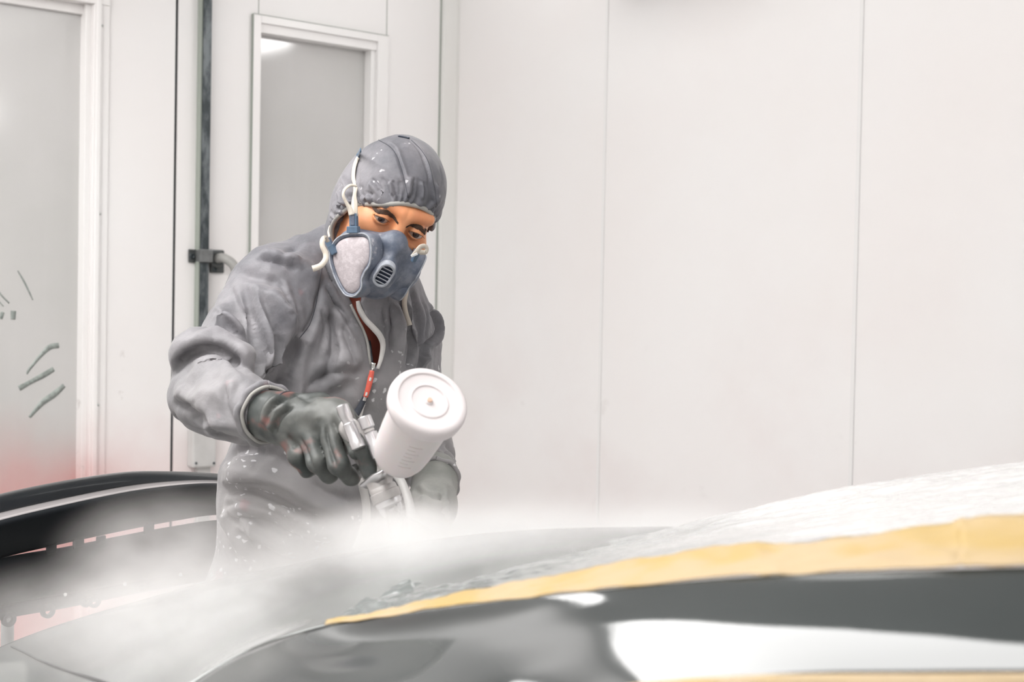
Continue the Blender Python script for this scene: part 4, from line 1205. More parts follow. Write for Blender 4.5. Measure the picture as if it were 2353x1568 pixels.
def mask_sdf(p):
    q = sym(p)
    d = sd_cone(p, (0, -.1085, -.016), (0, -.128, -.062), .0135, .030)
    d = smin(d, sd_cone(q, (.004, -.108, -.028), (.040, -.086, -.057), .0195, .021), .018)
    d = smin(d, sd_ell(q, (.040, -.082, -.072), (.034, .038, .036)), .018)
    d = smin(d, sd_ell(p, (0, -.103, -.100), (.040, .036, .027)), .02)
    # furrows beside the nose
    d = smax(d, -sd_cone(q, (.020, -.140, -.030), (.034, -.140, -.078), .010, .010), .014)
    # flat seat for the valve
    d = smin(d, sd_cone(p, (-.001, -.140, -.060), (-.001, -.136, -.084), .0185, .0185, (0, 1, 0), .7), .01)
    return d
def mloc(fn, name, lo, hi, res, m, parent, it=1, post=None):
    V, F = surface_nets(fn, lo, hi, res); V = smooth_mesh(V, F, it)
    if post: V = post(V, F)
    W = V @ HMn[:3, :3].T + HMn[:3, 3]; o = link(name, npmesh(name, W, F), m); adopt(parent, o); return o, W, F
shell, MV, MF = mloc(mask_sdf, 'mask_shell', (-.10, -.18, -.15), (.10, -.02, .02), .0018, M_mask, resp)
on_mask = cast(MV, MF)
# exhale valve: oval bezel with five louvres
nF = Hd(-.12, -.97, -.10).normalized()
vc = P(882, 629, 2.0); r_ = on_mask(883, 629)
vc = r_[0] + nF * .001
upv = (P(896, 603, 2.0) - P(870, 655, 2.0)); upv = (upv - nF * upv.dot(nF)).normalized(); sdv = upv.cross(nF).normalized()
def stad(w, h, n=14):
    L = []
    for k in range(n + 1):
        a = math.pi * k / n; L.append((w * math.cos(a), h + w * math.sin(a)))
    for k in range(n + 1):
        a = math.pi + math.pi * k / n; L.append((w * math.cos(a), -h + w * math.sin(a)))
    return L
def plate(name, outl, c, s, u, nrm, t0, t1, m, parent, bev=.0008, inner=None):
    bm = bmesh.new()
    a = [bm.verts.new(c + s * x + u * y + nrm * t0) for x, y in outl]; b_ = [bm.verts.new(c + s * x + u * y + nrm * t1) for x, y in outl]
    n = len(outl)
    for i in range(n): bm.faces.new((a[i], a[(i + 1) % n], b_[(i + 1) % n], b_[i]))
    if inner:
        a2 = [bm.verts.new(c + s * x + u * y + nrm * t0) for x, y in inner]; b2_ = [bm.verts.new(c + s * x + u * y + nrm * t1) for x, y in inner]
        for i in range(n):
            j = (i + 1) % n; bm.faces.new((a2[j], a2[i], b2_[i], b2_[j])); bm.faces.new((b_[i], b_[j], b2_[j], b2_[i])); bm.faces.new((a[j], a[i], a2[i], a2[j]))
    else: bm.faces.new(b_); bm.faces.new(a[::-1])
    o = bm_obj(name, bm, m, bevel=bev); adopt(parent, o); return o
valve = plate('exhale_valve', stad(.0118, .0085), vc, sdv, upv, nF, -.008, .0030, M_slot, resp)
plate('valve_bezel', stad(.0133, .0095), vc, sdv, upv, nF, -.008, .0065, M_maskdust, valve, .001, stad(.0098, .0085))
for k in range(5):
    y = (k - 2) * .0066 - .001
    hw = .0100 if abs(k - 2) < 2 else .0082
    cc = vc + upv * y + nF * .0045
    tl = (upv + nF * .8).normalized()
    o = plate('louvre', [(-hw, -.0012), (hw, -.0012), (hw, .0012), (-hw, .0012)], cc, sdv, tl, sdv.cross(tl), -.0006, .0006, M_maskdust, valve, 0)
# side filters: teardrop cartridges
def filt(sg, outline):
    """outline: list of (u,v) metres"""
    return outline
pc = H(-.064, -.101, -.066); nL = Hd(-.80, -.60, -.06).normalized()
u_ = (ZV - nL * ZV.dot(nL)).normalized(); s_ = u_.cross(nL).normalized()
PX = [(827, 544), (840, 545), (849, 553), (852, 574), (851, 592), (848, 606), (838, 622), (831, 640), (830, 658), (824, 668), (815, 674), (802, 672), (793, 662), (783, 644), (774, 621), (768, 596), (771, 571), (784, 553), (805, 545)]
out2 = []
for q in PX:
    d = ray(*q); t = (pc - CAM).dot(nL) / d.dot(nL); w = CAM + d * t - pc; out2.append((w.dot(s_), w.dot(u_)))
out2 = crom(out2 + [out2[0]], 76)[:-1]
cen = out2.mean(0)
def cartridge(name_, c, s, u, n, ol, par):
    cen0 = ol.mean(0)
    root = empty(name_, c + n * .0); adopt(par, root)
    # pad: domed surface
    rings = [(1.0, .0), (.97, .0016), (.85, .0036), (.6, .0052), (.3, .006), (.02, .0062)]
    V = []; F = []; k = len(ol)
    for sc, h in rings:
        for (x, y) in ol:
            xx, yy = cen0[0] + (x - cen0[0]) * sc, cen0[1] + (y - cen0[1]) * sc; V.append(c + s * xx + u * yy + n * (h + .002))
    for i in range(len(rings) - 1):
        for j in range(k): q = (j + 1) % k; F.append((i * k + j, i * k + q, (i + 1) * k + q, (i + 1) * k + j))
    F.append(tuple((len(rings) - 1) * k + j for j in range(k)))
    # skirt backwards
    b0 = len(V)
    for (x, y) in ol: V.append(c + s * x + u * y - n * .014)
    for j in range(k): q = (j + 1) % k; F.append((b0 + j, b0 + q, q, j))
    o = link('filter_pad', npmesh('filter_pad', V, F), M_filter); adopt(root, o)
    # frame: casing round the pad
    big = [(cen0[0] + (x - cen0[0]) * 1.0 + dx, cen0[1] + (y - cen0[1]) + dy) for (x, y), (dx, dy) in zip(ol, offs)]
    V = []; F = []
    prof = [(.0, .0010), (.0012, .0042), (.0042, .0050), (.0068, .0030), (.0078, -.004), (.0070, -.020)]
    for o_, h in prof:
        for (x, y), (dx, dy) in zip(ol, offs): V.append(c + s * (x + dx * o_) + u * (y + dy * o_) + n * h)
    for i in range(len(prof) - 1):
        for j in range(k): q = (j + 1) % k; F.append((i * k + j, i * k + q, (i + 1) * k + q, (i + 1) * k + j))
    o = link('filter_frame', npmesh('filter_frame', V, F), M_mask); adopt(root, o)
    # groove
    L = [c + s * (x + dx * .0008) + u * (y + dy * .0008) + n * .0018 for (x, y), (dx, dy) in zip(ol, offs)]
    o = tube('filter_seal', L + [L[0]], .0010, M_slot, n=150, ns=6); adopt(root, o)
    L = [c + s * (x + dx * .0050) + u * (y + dy * .0050) + n * .0046 for (x, y), (dx, dy) in zip(ol, offs)]
    o = tube('filter_rim', L + [L[0]], .0015, M_maskdust, n=150, ns=6); adopt(root, o)
    return root
cen0 = cen
tn = np.roll(out2, -1, 0) - np.roll(out2, 1, 0); offs = np.stack([tn[:, 1], -tn[:, 0]], -1); offs /= np.linalg.norm(offs, axis=1)[:, None]
if ((out2 + offs * .001 - cen) ** 2).sum() < ((out2 - cen) ** 2).sum(): offs = -offs
for q in ('filter',): cartridge(q, pc, s_, u_, nL, out2, resp)
# the other cartridge, mirrored across the head
def mirror(v): l = Hloc(v); return H(-l.x, l.y, l.z)
def mdir(v):
    l = HR.inverted() @ v; return HR @ Vector((-l.x, l.y, l.z))
nR = Hd(.99, -.10, -.05).normalized(); uR = mdir(u_); uR = (uR - nR * uR.dot(nR)).normalized(); sR = uR.cross(nR) * -1
cartridge('filter', H(.060, -.066, -.066) + uR * .004, sR, uR, nR, out2 * .8, resp)
# buckles and elastic straps
def bxo(name, c, s, u, n, w, h, t, m, par, bev=.001):
    bm = bmesh.new(); box_bm(bm, c, s, u, n, -w / 2, w / 2, -h / 2, h / 2, -t / 2, t / 2); o = bm_obj(name, bm, m, bevel=bev); adopt(par, o); return o
nb = Hd(-.75, -.66, 0).normalized(); ub = (ZV - nb * ZV.dot(nb)).normalized(); sb_ = ub.cross(nb).normalized()
D0 = 2.245
b1_ = bxo('strap_buckle', P(813, 508, D0), sb_, ub, nb, .0145, .024, .006, M_buckle, resp)
bxo('buckle_slot', P(813, 506, D0) + nb * .003, sb_, ub, nb, .0085, .017, .002, M_mask, b1_)
bxo('buckle_foot', P(812, 528, D0 - .004), sb_, ub, nb, .021, .0105, .009, M_buckle, b1_)
rr = math.radians(30); ub2 = (ub * math.cos(rr) - sb_ * math.sin(rr)) ; sb2 = ub2.cross(nb)
b2_ = bxo('strap_buckle', P(760, 566, 2.275), sb2, ub2, nb, .010, .027, .007, M_buckle, resp)
bxo('buckle_foot', P(766, 574, 2.268), sb2, ub2, nb, .009, .016, .009, M_buckle, b2_)
# right side buckle beyond the cheek
nbr = Hd(.5, -.86, 0).normalized(); ubr = (ZV - nbr * ZV.dot(nbr)).normalized(); sbr = ubr.cross(nbr)
b3_ = bxo('strap_buckle', P(954, 592, 2.245), sbr, ubr, nbr, .008, .016, .006, M_buckle, resp)
def strap(name, px, w, par, nrm=nb, t=.0012, m=None, n=None):
    o = ribbon(name, [P(*q) for q in px], w, t, m or M_strap, up=tuple(nrm) if isinstance(nrm, Vector) else [tuple(x) for x in nrm], n=n)
    adopt(par, o); return o
def hoodpts(L, off=.002, fallback=2.26):
    out = []
    for q in L:
        h = on_hood(*q); out.append(h[0] + h[1] * off if h else P(q[0], q[1], fallback))
    return out
hp = hoodpts([(826, 362), (820, 372), (814, 388), (812, 410), (813, 435), (812, 462), (811, 490)], .0025)
hp[-1] = P(811, 496, D0 + .002); hp[-2] = hp[-2].lerp(P(812, 462, D0 + .01), .5)
o = ribbon('strap', hp, [.0060, .0068, .0078, .0078, .0078, .0075, .0085], .0012, M_strap, up=tuple(nb)); adopt(resp, o)
strap('strap_loop', [(818, 497, D0 - .004), (818, 470, D0 - .006), (816, 448, D0 - .006), (820, 430, D0 - .006)], [.006, .006, .005, .004], resp)
strap('strap_loop', [(820, 428, D0 - .006), (805, 426, D0 - .008), (792, 436, D0 - .010), (789, 450, D0 - .010), (797, 468, D0 - .008), (804, 480, D0 - .006), (808, 494, D0 - .005)], [.0035, .0042, .0048, .005, .006, .009, .011], resp, nb)
strap('strap_tail', [(754, 556, 2.262), (747, 547, 2.255), (741, 553, 2.25), (741, 566, 2.248), (748, 582, 2.248), (748, 596, 2.246), (739, 609, 2.244), (728, 615, 2.243), (718, 618, 2.243)], [.006, .008, .008, .008, .009, .009, .009, .0095, .010], resp, Hd(-.5, -.85, .2))
strap('strap', [(757, 545, 2.285), (754, 532, 2.30), (757, 520, 2.32)], .004, resp, nb)
strap('strap_loop', [(950, 588, 2.238), (958, 578, 2.236), (966, 568, 2.238), (976, 566, 2.245), (981, 572, 2.25), (978, 580, 2.25), (966, 580, 2.245), (957, 582, 2.242)], [.009, .009, .008, .007, .006, .007, .008, .008], resp, Hd(.35, -.9, .3))
bxo('strap_end', P(952, 586, 2.236), Hd(.6, 0, .75).normalized(), Hd(-.75, 0, .6).normalized(), Hd(0, -1, 0), .011, .004, .002, mat('white_plastic', (.85, .85, .85), .4), resp, .0005)
# strap tail hanging on the chest
ct = [on_suit(*q) for q in ((929, 655), (929, 675), (930, 695), (934, 718), (940, 746))]
ct = [h[0] + h[1] * .004 for h in ct if h]
o = ribbon('strap_tail', ct, [.0085] * len(ct), .0012, M_strap, up=tuple(-_F)); adopt(resp, o)
# head strap piece showing at the top of the hood
hp = hoodpts([(829, 345), (826, 356), (822, 366)], .002); o = ribbon('head_harness', hp, .007, .0016, M_buckle, up=tuple(nb)); adopt(resp, o)
hp = hoodpts([(916, 314), (928, 316), (940, 319)], .001); o = ribbon('head_harness', hp, .004, .0016, M_slot, up=tuple((0, -.3, 1))); adopt(resp, o)

# ------------------------------------------------------------------ zip, placket and puller
def suitline(L, off): 
    out = []
    for q in L:
        h = on_suit(*q)
        if h: out.append(h[0] + h[1] * off)
    return out
zl = [(826, 690, 2.335), (836, 712, 2.33), (856, 738, 2.325), (872, 765, 2.32), (880, 790, 2.32), (876, 820, 2.325), (870, 845, 2.33)]
def zpts(L, off=.003):
    out = []
    for x, y in L:
        h = on_suit(x, y); out.append((h[0] + h[1] * off) if h else None)
    ds = [((q - CAM).dot(_F)) if q else None for q in out]
    good = [(y, d) for (x, y), d in zip(L, ds) if d]; md = sorted(g[1] for g in good)[len(good) // 2]
    good = [g for g in good if abs(g[1] - md) < .05]
    k = np.polyfit([g[0] for g in good], [g[1] for g in good], 1 if len(good) < 6 else 2) if len(good) > 2 else [md]
    fit = lambda y: float(np.polyval(k, y))
    return [P(x, y, (min(d, fit(y) + .004) if d and abs(d - fit(y)) < .02 else fit(y)) - .004) for (x, y), d in zip(L, ds)]
o = ribbon('zip_lining', zpts([(822, 692), (827, 712), (840, 735), (858, 754), (873, 772), (880, 793), (876, 822), (868, 848)]), [.006, .009, .0095, .010, .010, .009, .007, .005], .0025, M_lining, up=tuple(-_F)); adopt(suit, o)
o = ribbon('zip_teeth', zpts([(812, 700), (826, 728), (840, 755), (849, 785), (853, 815), (856, 840)]), .0035, .002, M_zip, up=tuple(-_F)); adopt(suit, o)
o = ribbon('zip_lining', zpts([(806, 700), (820, 730), (834, 757), (844, 786), (848, 815), (852, 840)]), .004, .002, M_trim, up=tuple(-_F)); adopt(suit, o)
o = ribbon('zip_teeth', zpts([(858, 838), (853, 870), (846, 895), (838, 915), (828, 935), (818, 952)], .0015), [.006, .007, .008, .009, .010, .012], .002, M_zip, up=tuple(-_F)); adopt(suit, o)
o = ribbon('placket', zpts([(842, 905), (836, 925), (829, 945), (824, 970), (826, 1020), (830, 1070), (832, 1110), (840, 1150), (842, 1190), (832, 1225), (815, 1262)], .002), [.004, .006, .008, .010, .012, .013, .014, .014, .014, .013, .012], .003, M_lining, up=tuple(-_F)); adopt(suit, o)
zc = zpts([(857, 848), (850, 868), (852, 852), (841, 914)], .006)
M_chrome = mat('zip_metal', (.7, .7, .68), .25, Metallic=1.)
o = tube('zip_slider', [P(858, 834, (zc[0] - CAM).dot(_F) - .004), P(855, 850, (zc[0] - CAM).dot(_F) - .004)], [.0042, .0032], M_chrome, flat=.6, n=6); adopt(suit, o)
dz = (zc[1] - CAM).dot(_F) - .006
M_pull = mat('coral_red_pull', (.72, .13, .09), .45, var=.12, vscale=120, bump=.5, bscale=300)
o = tube('zip_ring', [P(857, 846, dz), P(852, 858, dz)], .0012, M_chrome, ns=6, n=4); adopt(suit, o)
o = ribbon('zip_puller', [P(855, 852, dz), P(851, 872, dz), P(846, 893, dz), P(840, 913, dz)], [.0075, .0090, .0085, .0075], .0035, M_pull, up=tuple(-_F)); adopt(suit, o)
o2 = ribbon('puller_mark', [P(852, 868, dz - .0022), P(850, 876, dz - .0022)], .0035, .0003, M_lining, up=tuple(-_F)); adopt(o, o2)
o2 = ribbon('puller_mark', [P(843, 902, dz - .0022), P(841, 910, dz - .0022)], .0035, .0003, M_lining, up=tuple(-_F)); adopt(o, o2)
# ------------------------------------------------------------------ gloves
def glove_mat(name, a, b2, stain, rough=.5):
    m, nt, b = nmat(name); N = NT(nt)
    c = N.mix(N.map(N.noise(18, 6, rough=.6), .32, .68), a, b2)
    if stain: 
        c = N.mix(N.map(N.noise(22, 5), .54, .68, 0, .5), c, (.36, .12, .10))
        c = N.mix(N.map(N.noise(30, 5), .62, .72, 0, .5), c, (.035, .035, .035))
    nt.links.new(c, b.inputs['Base Color']); setp(b, Roughness=rough); nt.links.new(N.bump(N.noise(26, 5), .35, .004), b.inputs['Normal']); return m
M_glove = glove_mat('stained_dark_glove', (.045, .052, .050), (.125, .128, .12), True)
M_glove2 = glove_mat('dusty_pale_glove', (.21, .215, .20), (.28, .28, .26), False, .6)
def chain(p, pts, rs, k=.006):
    d = None
    for i in range(len(pts) - 1):
        e = sd_cone(p, pts[i], pts[i + 1], rs[i], rs[i + 1]); d = e if d is None else smin(d, e, k)
    return d
FING = [  # little, ring, middle, index
    ([(668, 1002, 2.005), (684, 1050, 1.985), (706, 1078, 2.000), (722, 1074, 2.030)], [.0145, .0130, .0118, .0108]),
    ([(706, 990, 1.985), (728, 1062, 1.958), (756, 1090, 1.978), (772, 1078, 2.012)], [.0150, .0138, .0122, .0112]),
    ([(750, 975, 1.970), (778, 1068, 1.940), (806, 1096, 1.962), (820, 1084, 1.998)], [.0155, .0140, .0125, .0112]),
    ([(790, 958, 1.965), (826, 1036, 1.932), (852, 1084, 1.935), (872, 1092, 1.960)], [.0150, .0135, .0120, .0108]),
]
def glove_r(p):
    d = sd_cone(p, P(585, 940, 2.09), P(628, 958, 2.035), .037, .033)
    palm = sd_cone(p, P(628, 958, 2.035), P(735, 975, 1.995), .031, .036, _F, .72)
    palm = smin(palm, sd_cone(p, P(680, 990, 2.01), P(775, 955, 1.985), .022, .023), .02)
    palm = smin(palm, sd_cone(p, P(650, 965, 2.02), P(690, 1010, 2.01), .026, .022), .02)
    d = smin(d, palm, .02)
    f = None
    for pts, rs in FING:
        e = chain(p, [P(*q) for q in pts], rs); f = e if f is None else smin(f, e, .003)
    d = smin(d, f, .008)
    th = chain(p, [P(660, 935, 2.03), P(735, 930, 2.03), P(790, 955, 2.03), P(822, 985, 2.035)], [.020, .0165, .0145, .0125])
    d = smin(d, th, .008)
    return d
lo = P(560, 1130, 2.0); hi = P(900, 870, 2.0)
V, F = surface_nets(glove_r, (lo.x - .02, 1.88, lo.z - .01), (hi.x + .01, 2.14, hi.z + .01), .0026)
V = smooth_mesh(V, F, 1)
V = folds(V, F, [([(645, 925), (680, 905), (720, 925)], .006, .006, 'v'), ([(612, 985), (622, 940), (655, 910)], .006, .007, 's'), ([(625, 1000), (640, 960), (675, 930)], .007, .007, 's'),
  ([(690, 1010), (702, 1040), (715, 1080)], .004, .007, 'v'), ([(748, 975), (752, 1020), (772, 1080)], .004, .007, 'v'), ([(732, 960), (728, 1000)], .008, .004, 'v'),
  ([(660, 1000), (680, 1030)], .004, .004, 'v'), ([(790, 1000), (815, 1060), (830, 1095)], .004, .005, 'v'), ([(640, 970), (700, 950), (760, 960)], .012, .003, 'r'),
  ([(775, 940), (800, 985), (812, 1020)], .005, .004, 's')], 1.)
V = cloth_noise(V, F, .0012, 45, 2)
gl = link('glove', npmesh('glove', V, F), M_glove); gl['label'] = 'dark stained glove gripping the spray gun'; adopt(person, gl)
on_glove = cast(V, F)
# rolled sleeve end and glove beads
def ring(name, c, ax, r, rt, m, par, flat=1., x=(0, 0, 1), wob=.0):
    M = frame(c, ax, x); L = []
    for k in range(33):
        a = 2 * math.pi * k / 32; rr = r * (1 + wob * math.sin(a * 5) * .5 + wob * math.sin(a * 9 + 1) * .5)
        L.append(M @ Vector((rr * math.cos(a), rr * flat * math.sin(a), 0)))
    o = tube(name, L, rt, m, n=129, ns=8); adopt(par, o); return o
cr = (WRR - ELR).normalized()
ring('cuff', WRR + cr * .005, cr, .0400, .0028, M_trim, suit, wob=.02)
ring('cuff', WRR - cr * .004, cr, .0425, .0056, M_suit, suit, wob=.06)
gx = (P(680, 965, 2.02) - P(610, 950, 2.05)).normalized()
ring('glove_bead', P(655, 955, 2.028), gx, .0345, .0012, M_zip, gl, .96)

LF = [  # left hand resting low, half lost in the mist: wrist, palm, four fingers and a thumb
    ([(955, 1228, 2.32), (948, 1252, 2.28), (950, 1268, 2.25), (955, 1276, 2.23)], [.013, .012, .011, .0095]),
    ([(972, 1232, 2.31), (966, 1258, 2.27), (968, 1274, 2.24), (972, 1282, 2.22)], [.0135, .012, .011, .010]),
    ([(990, 1232, 2.32), (986, 1258, 2.28), (988, 1272, 2.25), (992, 1280, 2.23)], [.013, .012, .011, .0095]),
    ([(1007, 1228, 2.34), (1006, 1250, 2.30), (1008, 1262, 2.275), (1010, 1270, 2.26)], [.012, .011, .010, .009]),
]
def glove_l(p):
    d = sd_cone(p, P(1001, 1092, 2.50), P(992, 1165, 2.41), .0405, .0400)
    d = smin(d, sd_cone(p, P(992, 1165, 2.41), P(982, 1215, 2.35), .039, .031), .02)
    d = smin(d, sd_cone(p, P(982, 1205, 2.36), P(978, 1236, 2.32), .034, .030, _F, .65), .02)
    for pts, rs in LF: d = smin(d, chain(p, [P(*q) for q in pts], rs), .005)
    return smin(d, chain(p, [P(952, 1200, 2.34), P(936, 1225, 2.30), P(932, 1248, 2.27)], [.016, .0135, .011]), .008)
lo = P(915, 1300, 2.35); hi = P(1060, 1060, 2.35)
V, F = surface_nets(glove_l, (lo.x, 2.18, lo.z - .01), (hi.x, 2.58, hi.z + .02), .0034); V = smooth_mesh(V, F, 1)
V = folds(V, F, [([(950, 1120), (985, 1140), (1030, 1150)], .008, .006, 's'), ([(955, 1150), (990, 1165), (1035, 1170)], .008, .006, 's'), ([(965, 1180), (1000, 1190), (1030, 1205)], .006, .006, 'v'),
   ([(1010, 1110), (1020, 1160), (1030, 1200)], .006, .005, 's'), ([(970, 1110), (975, 1150), (990, 1200)], .008, .005, 'r')], 1.)
V = cloth_noise(V, F, .002, 28, 4)
gl2 = link('glove', npmesh('glove', V, F), M_glove2); gl2['label'] = 'pale dusty glove on the lowered hand'; adopt(person, gl2)
cl = (WRL - ELL).normalized()
ring('cuff', WRL + cl * .002, cl, .0410, .0045, M_suit, suit, wob=.06)
# shoes
M_shoe = mat('work_shoe', (.03, .03, .03), .6)
for sg in (-1, 1):
    hip = PEL + Wd * (.085 * sg); an = Vector((hip.x + Wd.x * .02 * sg, hip.y + .01, 0))
    def shoe(p): 
        d = sd_cone(p, an + Vector((0, .05, .055)), an + Dp * .16 + Vector((0, 0, .045)), .05, .042); return np.maximum(d, -(p[..., 2] - .0))
    V, F = surface_nets(shoe, (an.x - .2, an.y - .3, -.01), (an.x + .25, an.y + .2, .15), .008)
    o = link('shoe', npmesh('shoe', V, F), M_shoe); adopt(person, o)
# ================================================================== spray gun with its gravity cup
M_alu = mat('brushed_aluminium', (.66, .65, .66), .28, Metallic=.85, bump=.1, bscale=200)
M_alu2 = mat('dusty_aluminium', (.52, .50, .49), .4, Metallic=.5, var=.1, vscale=60)
M_cup, nt, b = nmat('milky_plastic'); N = NT(nt)
setp(b, Base_Color=(.68, .635, .635), Roughness=.42, Subsurface_Weight=.25, Subsurface_Scale=.02); 
M_lid = mat('pinkish_white_lid', (.69, .64, .645), .4)
M_seal = mat('pink_seal', (.72, .40, .34), .5)
gun = empty('spray_gun', P(880, 1060, 1.95)); tag(gun, 'silver spray gun with a milky white paint cup, held in the stained glove, pointing down', 'spray gun')
ax = (P(884, 1150, 1.93) - P(800, 940, 1.945)).normalized()      # barrel, rear to nozzle
def along(a, t): return a + ax * t
A0 = P(800, 940, 1.945)
def cyl(name, c, d, prof, m, par=gun, ns=40):
    o = lathe(name, prof, m, mw=frame(c, d), ns=ns); adopt(par, o); return o
# fluid needle knob (rear)
cyl('needle_knob', P(785, 932, 1.925), ax, [(.0, 0), (.0075, .0), (.0085, .001), (.0085, .018), (.0078, .020), (.0078, .026), (.0088, .027), (.0088, .050), (.0098, .052), (.0098, .062), (.007, .064)], M_alu)
cyl('fan_knob', P(836, 958, 1.925), ax, [(.0, 0), (.0085, .0), (.0095, .001), (.0095, .016), (.006, .018), (.006, .023), (.0092, .024), (.0092, .040), (.010, .042), (.010, .058), (.008, .060)], M_alu)
cyl('knob_ring', P(846, 986, 1.923), ax, [(.0065, 0), (.0078, .001), (.0078, .004), (.0065, .005)], M_alu2)
# body
bodyp = [P(803, 985, 1.945), P(838, 1040, 1.95), P(862, 1085, 1.945), P(876, 1122, 1.935)]
def gun_sdf(p):
    d = chain(p, bodyp, [.015, .0150, .0165, .0175], .01)
    d = smin(d, chain(p, [P(832, 1018, 1.965), P(770, 1030, 2.03), P(700, 1042, 2.105)], [.013, .0135, .013]), .012)       # handle
    d = smin(d, chain(p, [P(862, 1080, 1.945), P(890, 1078, 1.938), P(904, 1066, 1.93)], [.013, .011, .011]), .008)       # cup seat
    return d
V, F = surface_nets(gun_sdf, (P(690, 1000, 1.95).x - .03, 1.89, P(800, 1140, 1.95).z - .02), (P(930, 1000, 1.95).x, 2.14, P(800, 970, 1.95).z + .02), .0028)
o = link('gun_body', npmesh('gun_body', smooth_mesh(V, F, 1), F), M_alu2); adopt(gun, o)
# air cap
cc = P(878, 1118, 1.932)
cyl('retaining_ring', cc, ax, [(.0, 0), (.0175, .0), (.019, .003), (.019, .007), (.0205, .008), (.0205, .018), (.0195, .020), (.0, .0205)], M_alu2)
cap = cyl('air_cap', along(cc, .020), ax, [(.0, 0), (.0180, .0), (.0185, .002), (.0175, .008), (.008, .010), (.004, .013), (.0, .0135)], M_alu)
rt = ax.cross(Vector((0, -1, 0))).normalized()
hdir = (rt * .85 + Vector((0, -.5, 0))); hdir = (hdir - ax * hdir.dot(ax)).normalized()
for sg in (-1, 1):
    c0 = along(cc, .026) + hdir * (.0125 * sg)
    o = tube('horn', [c0, c0 + ax * .009 , c0 + ax * .015 - hdir * .001 * sg], [.0046, .0040, .0022], M_alu, ns=16, n=8); adopt(cap, o)
c0 = along(cc, .030); 
cyl('nozzle', c0, ax, [(.0, 0), (.0045, .0), (.0035, .005), (.0015, .006)], M_alu, cap)
# trigger
trg = ribbon('trigger', [P(893, 1072, 1.925), P(880, 1090, 1.912), P(862, 1100, 1.915), P(846, 1112, 1.935), P(835, 1118, 1.95)], [.012, .013, .014, .013, .010], .004, M_alu, up=tuple(_F * -1 + Vector((0, 0, -.8)))); adopt(gun, trg)
cyl('trigger_pin', P(878, 1062, 1.932), -_F, [(.0, -.004), (.005, -.004), (.005, .012), (.004, .0135), (.0, .0135)], mat('brass_pin', (.6, .48, .3), .35, Metallic=.8))
# cup: axis from the gun up to the right and towards the camera
cb = P(906, 1066, 1.915); lidc = P(986, 922, 1.805)
ca = (lidc - cb).normalized(); Lc = (lidc - cb).length
cupM = frame(cb, ca, (1, 0, 0))
cup = empty('paint_cup', cb); adopt(gun, cup)
cyl('cup_neck', cb - ca * .006, ca, [(.010, 0), (.0105, .006), (.013, .012), (.018, .018)], M_alu2, cup)
prof = [(.010, .004), (.018, .006), (.0270, .010), (.0330, .017), (.0365, .028), (.0385, .045), (.0405, .075), (.0425, Lc - .030), (.0435, Lc - .018)]
cyl('cup_body', cb, ca, prof, M_cup, cup, 72)
cyl('cup_seal', cb, ca, [(.043, Lc - .0225), (.0472, Lc - .0215), (.0475, Lc - .0185), (.043, Lc - .0175)], M_seal, cup, 72)
cyl('cup_lid', cb, ca, [(.040, Lc - .020), (.0490, Lc - .0195), (.0515, Lc - .016), (.0525, Lc - .008), (.0515, Lc - .001), (.0485, Lc + .0025), (.0440, Lc + .0035), (.0415, Lc + .0030), (.0400, Lc + .0005), (.0270, Lc - .0005), (.0255, Lc + .0012), (.0235, Lc + .0014), (.0225, Lc - .0005), (.006, Lc - .0010), (.005, Lc + .0010), (.0035, Lc + .002), (.0, Lc + .002)], M_lid, cup, 96)
cyl('vent_plug', cb, ca, [(.0, Lc + .0018), (.0036, Lc + .0018), (.0036, Lc + .0032), (.0026, Lc + .004), (.0, Lc + .004)], mat('beige_plug', (.66, .46, .36), .5), cup, 24)
# faint graduations on the side of the cup that faces the camera
M_grad = mat('graduation_ink', (.62, .58, .56), .6)
vdir = (CAM - cb); vdir = (vdir - ca * vdir.dot(ca)).normalized(); sdir = ca.cross(vdir)
for k in range(7):
    t = .052 + k * .0085; r = float(np.interp(t, [p[1] for p in prof], [p[0] for p in prof])) + .0003
    L = []
    for j in range(7):
        a = math.radians(8 + j * (2.6 if k % 2 else 4.2)); L.append(cb + ca * t + (vdir * math.cos(a) + sdir * math.sin(a)) * r)
    o = tube('graduation', L, .0004, M_grad, ns=5, n=10); adopt(cup, o)
# air hose
M_hose = mat('pale_grey_hose', (.40, .39, .38), .5, var=.1, vscale=40)
hose = tube('air_hose', [P(702, 1042, 2.100), P(680, 1052, 2.125), P(690, 1075, 2.16), P(760, 1085, 2.19), (P(850, 1080, 2.19)), P(905, 1088, 2.17), P(932, 1130, 2.15), P(947, 1190, 2.12), P(953, 1245, 2.11), P(956, 1300, 2.13), P(960, 1500, 2.2), Vector((-.3, 2.22, .3)), Vector((-.5, 2.3, .014)), Vector((-1.3, 2.3, .012))], .0068, M_hose, ns=14)
tag(hose, 'pale grey air hose hanging from the spray gun in front of the man', 'hose')
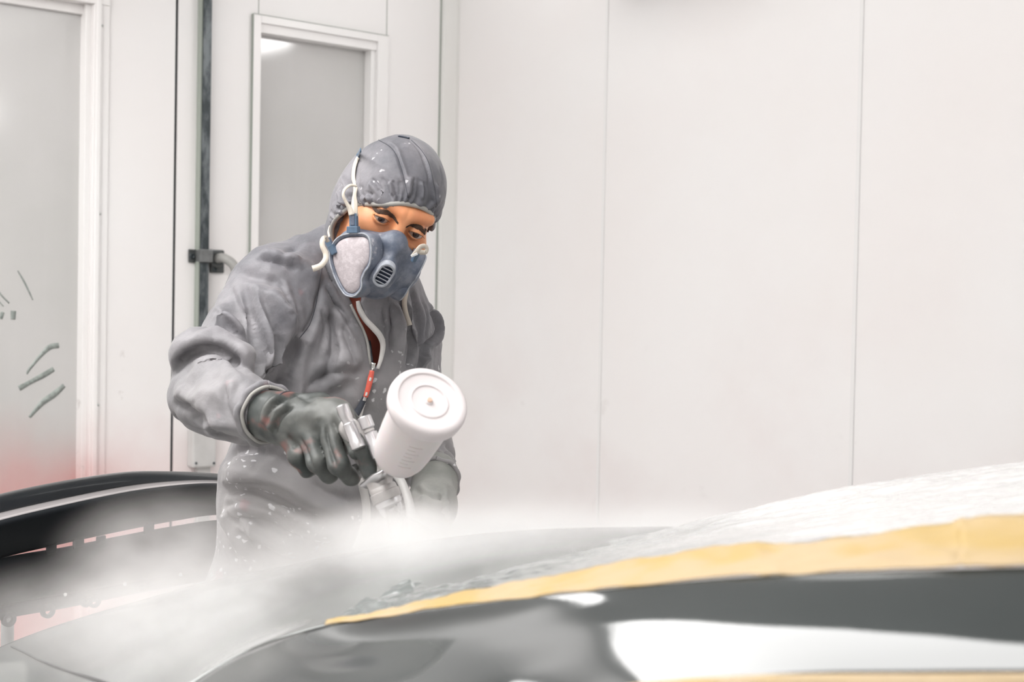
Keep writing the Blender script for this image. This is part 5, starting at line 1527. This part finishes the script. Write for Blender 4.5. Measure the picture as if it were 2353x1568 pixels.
# ================================================================== paint mist
def mist(name, blobs, lo, hi, col, label, cat):
    bm = bmesh.new(); box_bm(bm, Vector((0, 0, 0)), Vector((1, 0, 0)), Vector((0, 1, 0)), ZV, lo[0], hi[0], lo[1], hi[1], lo[2], hi[2])
    m = bpy.data.materials.new(name); m.use_nodes = True; nt = m.node_tree; nt.nodes.clear(); N = NT(nt)
    tot = None
    wisp = N.map(N.noise(5.5, 5, vec=N.mapping((1, 1, 1.6), rot=(.3, .4, 0)), rough=.58), .36, .66, .22, 1.25)
    for (c, r, s, hard) in blobs:
        v = N.mapping(tuple(1 / q for q in r), tuple(-c[i] / r[i] for i in range(3)))
        L = nt.nodes.new('ShaderNodeVectorMath'); L.operation = 'LENGTH'; nt.links.new(v, L.inputs[0])
        f = N.map(L.outputs['Value'], 1.0, hard, 0, s); tot = f if tot is None else N.math('ADD', tot, f)
    # fade out at the walls of the domain
    x, y, z = N.xyz()[:]
    den = N.math('MULTIPLY', tot, wisp)
    sc = nt.nodes.new('ShaderNodeVolumeScatter'); sc.inputs['Color'].default_value = (*col, 1); sc.inputs['Anisotropy'].default_value = .1
    nt.links.new(den, sc.inputs['Density']); out = nt.nodes.new('ShaderNodeOutputMaterial'); nt.links.new(sc.outputs[0], out.inputs['Volume'])
    o = bm_obj(name, bm, m); tag(o, label, cat, kind='stuff'); return o
def bl(px, py, d, r, s, hard=.0): return (tuple(P(px, py, d)), r, s, hard)
blobs = [
    bl(960, 1350, 1.93, (.36, .30, .080), 9.0),
    bl(1260, 1256, 1.84, (.52, .26, .074), 20.0),
    bl(600, 1450, 1.86, (.50, .32, .115), 6.5),
    bl(600, 1500, 1.72, (.34, .26, .13), 11.0),
    bl(1200, 1266, 1.76, (.38, .16, .070), 24.0),
    bl(560, 1560, 1.42, (.24, .14, .07), 7.0),
    bl(330, 1480, 2.0, (.34, .36, .16), 2.5),
    bl(365, 1300, 2.35, (.205, .22, .15), 6.0),
    bl(640, 1330, 2.17, (.36, .14, .21), 5.0),
    bl(960, 1215, 2.05, (.14, .12, .09), 2.5),
]
lo3 = [min(b[0][i] - b[1][i] for b in blobs) - .01 for i in range(3)]; hi3 = [max(b[0][i] + b[1][i] for b in blobs) + .01 for i in range(3)]
mist('paint_mist', blobs, lo3, hi3, (.905, .872, .855), 'pale drifting cloud of paint mist over the hood of the car', 'mist')
# the fan of paint leaving the nozzle
tip = P(890, 1168, 1.93); end = P(955, 1262, 1.96); dax = (end - tip)
mS = bpy.data.materials.new('spray_fan'); mS.use_nodes = True; nt = mS.node_tree; nt.nodes.clear(); N = NT(nt)
z = N.xyz()[2]; x_, y_, _ = N.xyz()[:]
Ls = dax.length
rad = N.math('ADD', N.math('MULTIPLY', z, .42), .004)
rr_ = N.math('SQRT', N.math('ADD', N.math('MULTIPLY', x_, x_), N.math('MULTIPLY', y_, y_)))
q = N.math('DIVIDE', rr_, rad)
den = N.math('MULTIPLY', N.map(q, 1, .2, 0, 1), N.math('DIVIDE', .4, N.math('ADD', z, .010)))
sc = nt.nodes.new('ShaderNodeVolumeScatter'); sc.inputs['Color'].default_value = (.84, .81, .80, 1)
nt.links.new(den, sc.inputs['Density']); out = nt.nodes.new('ShaderNodeOutputMaterial'); nt.links.new(sc.outputs[0], out.inputs['Volume'])
o = lathe('spray_fan', [(.0045, 0), (.004 + Ls * .43, Ls)], mS, ns=32, smooth=False)
o.matrix_world = frame(tip, dax)
tag(o, 'white fan of paint spraying from the gun nozzle onto the hood', 'spray', kind='stuff')
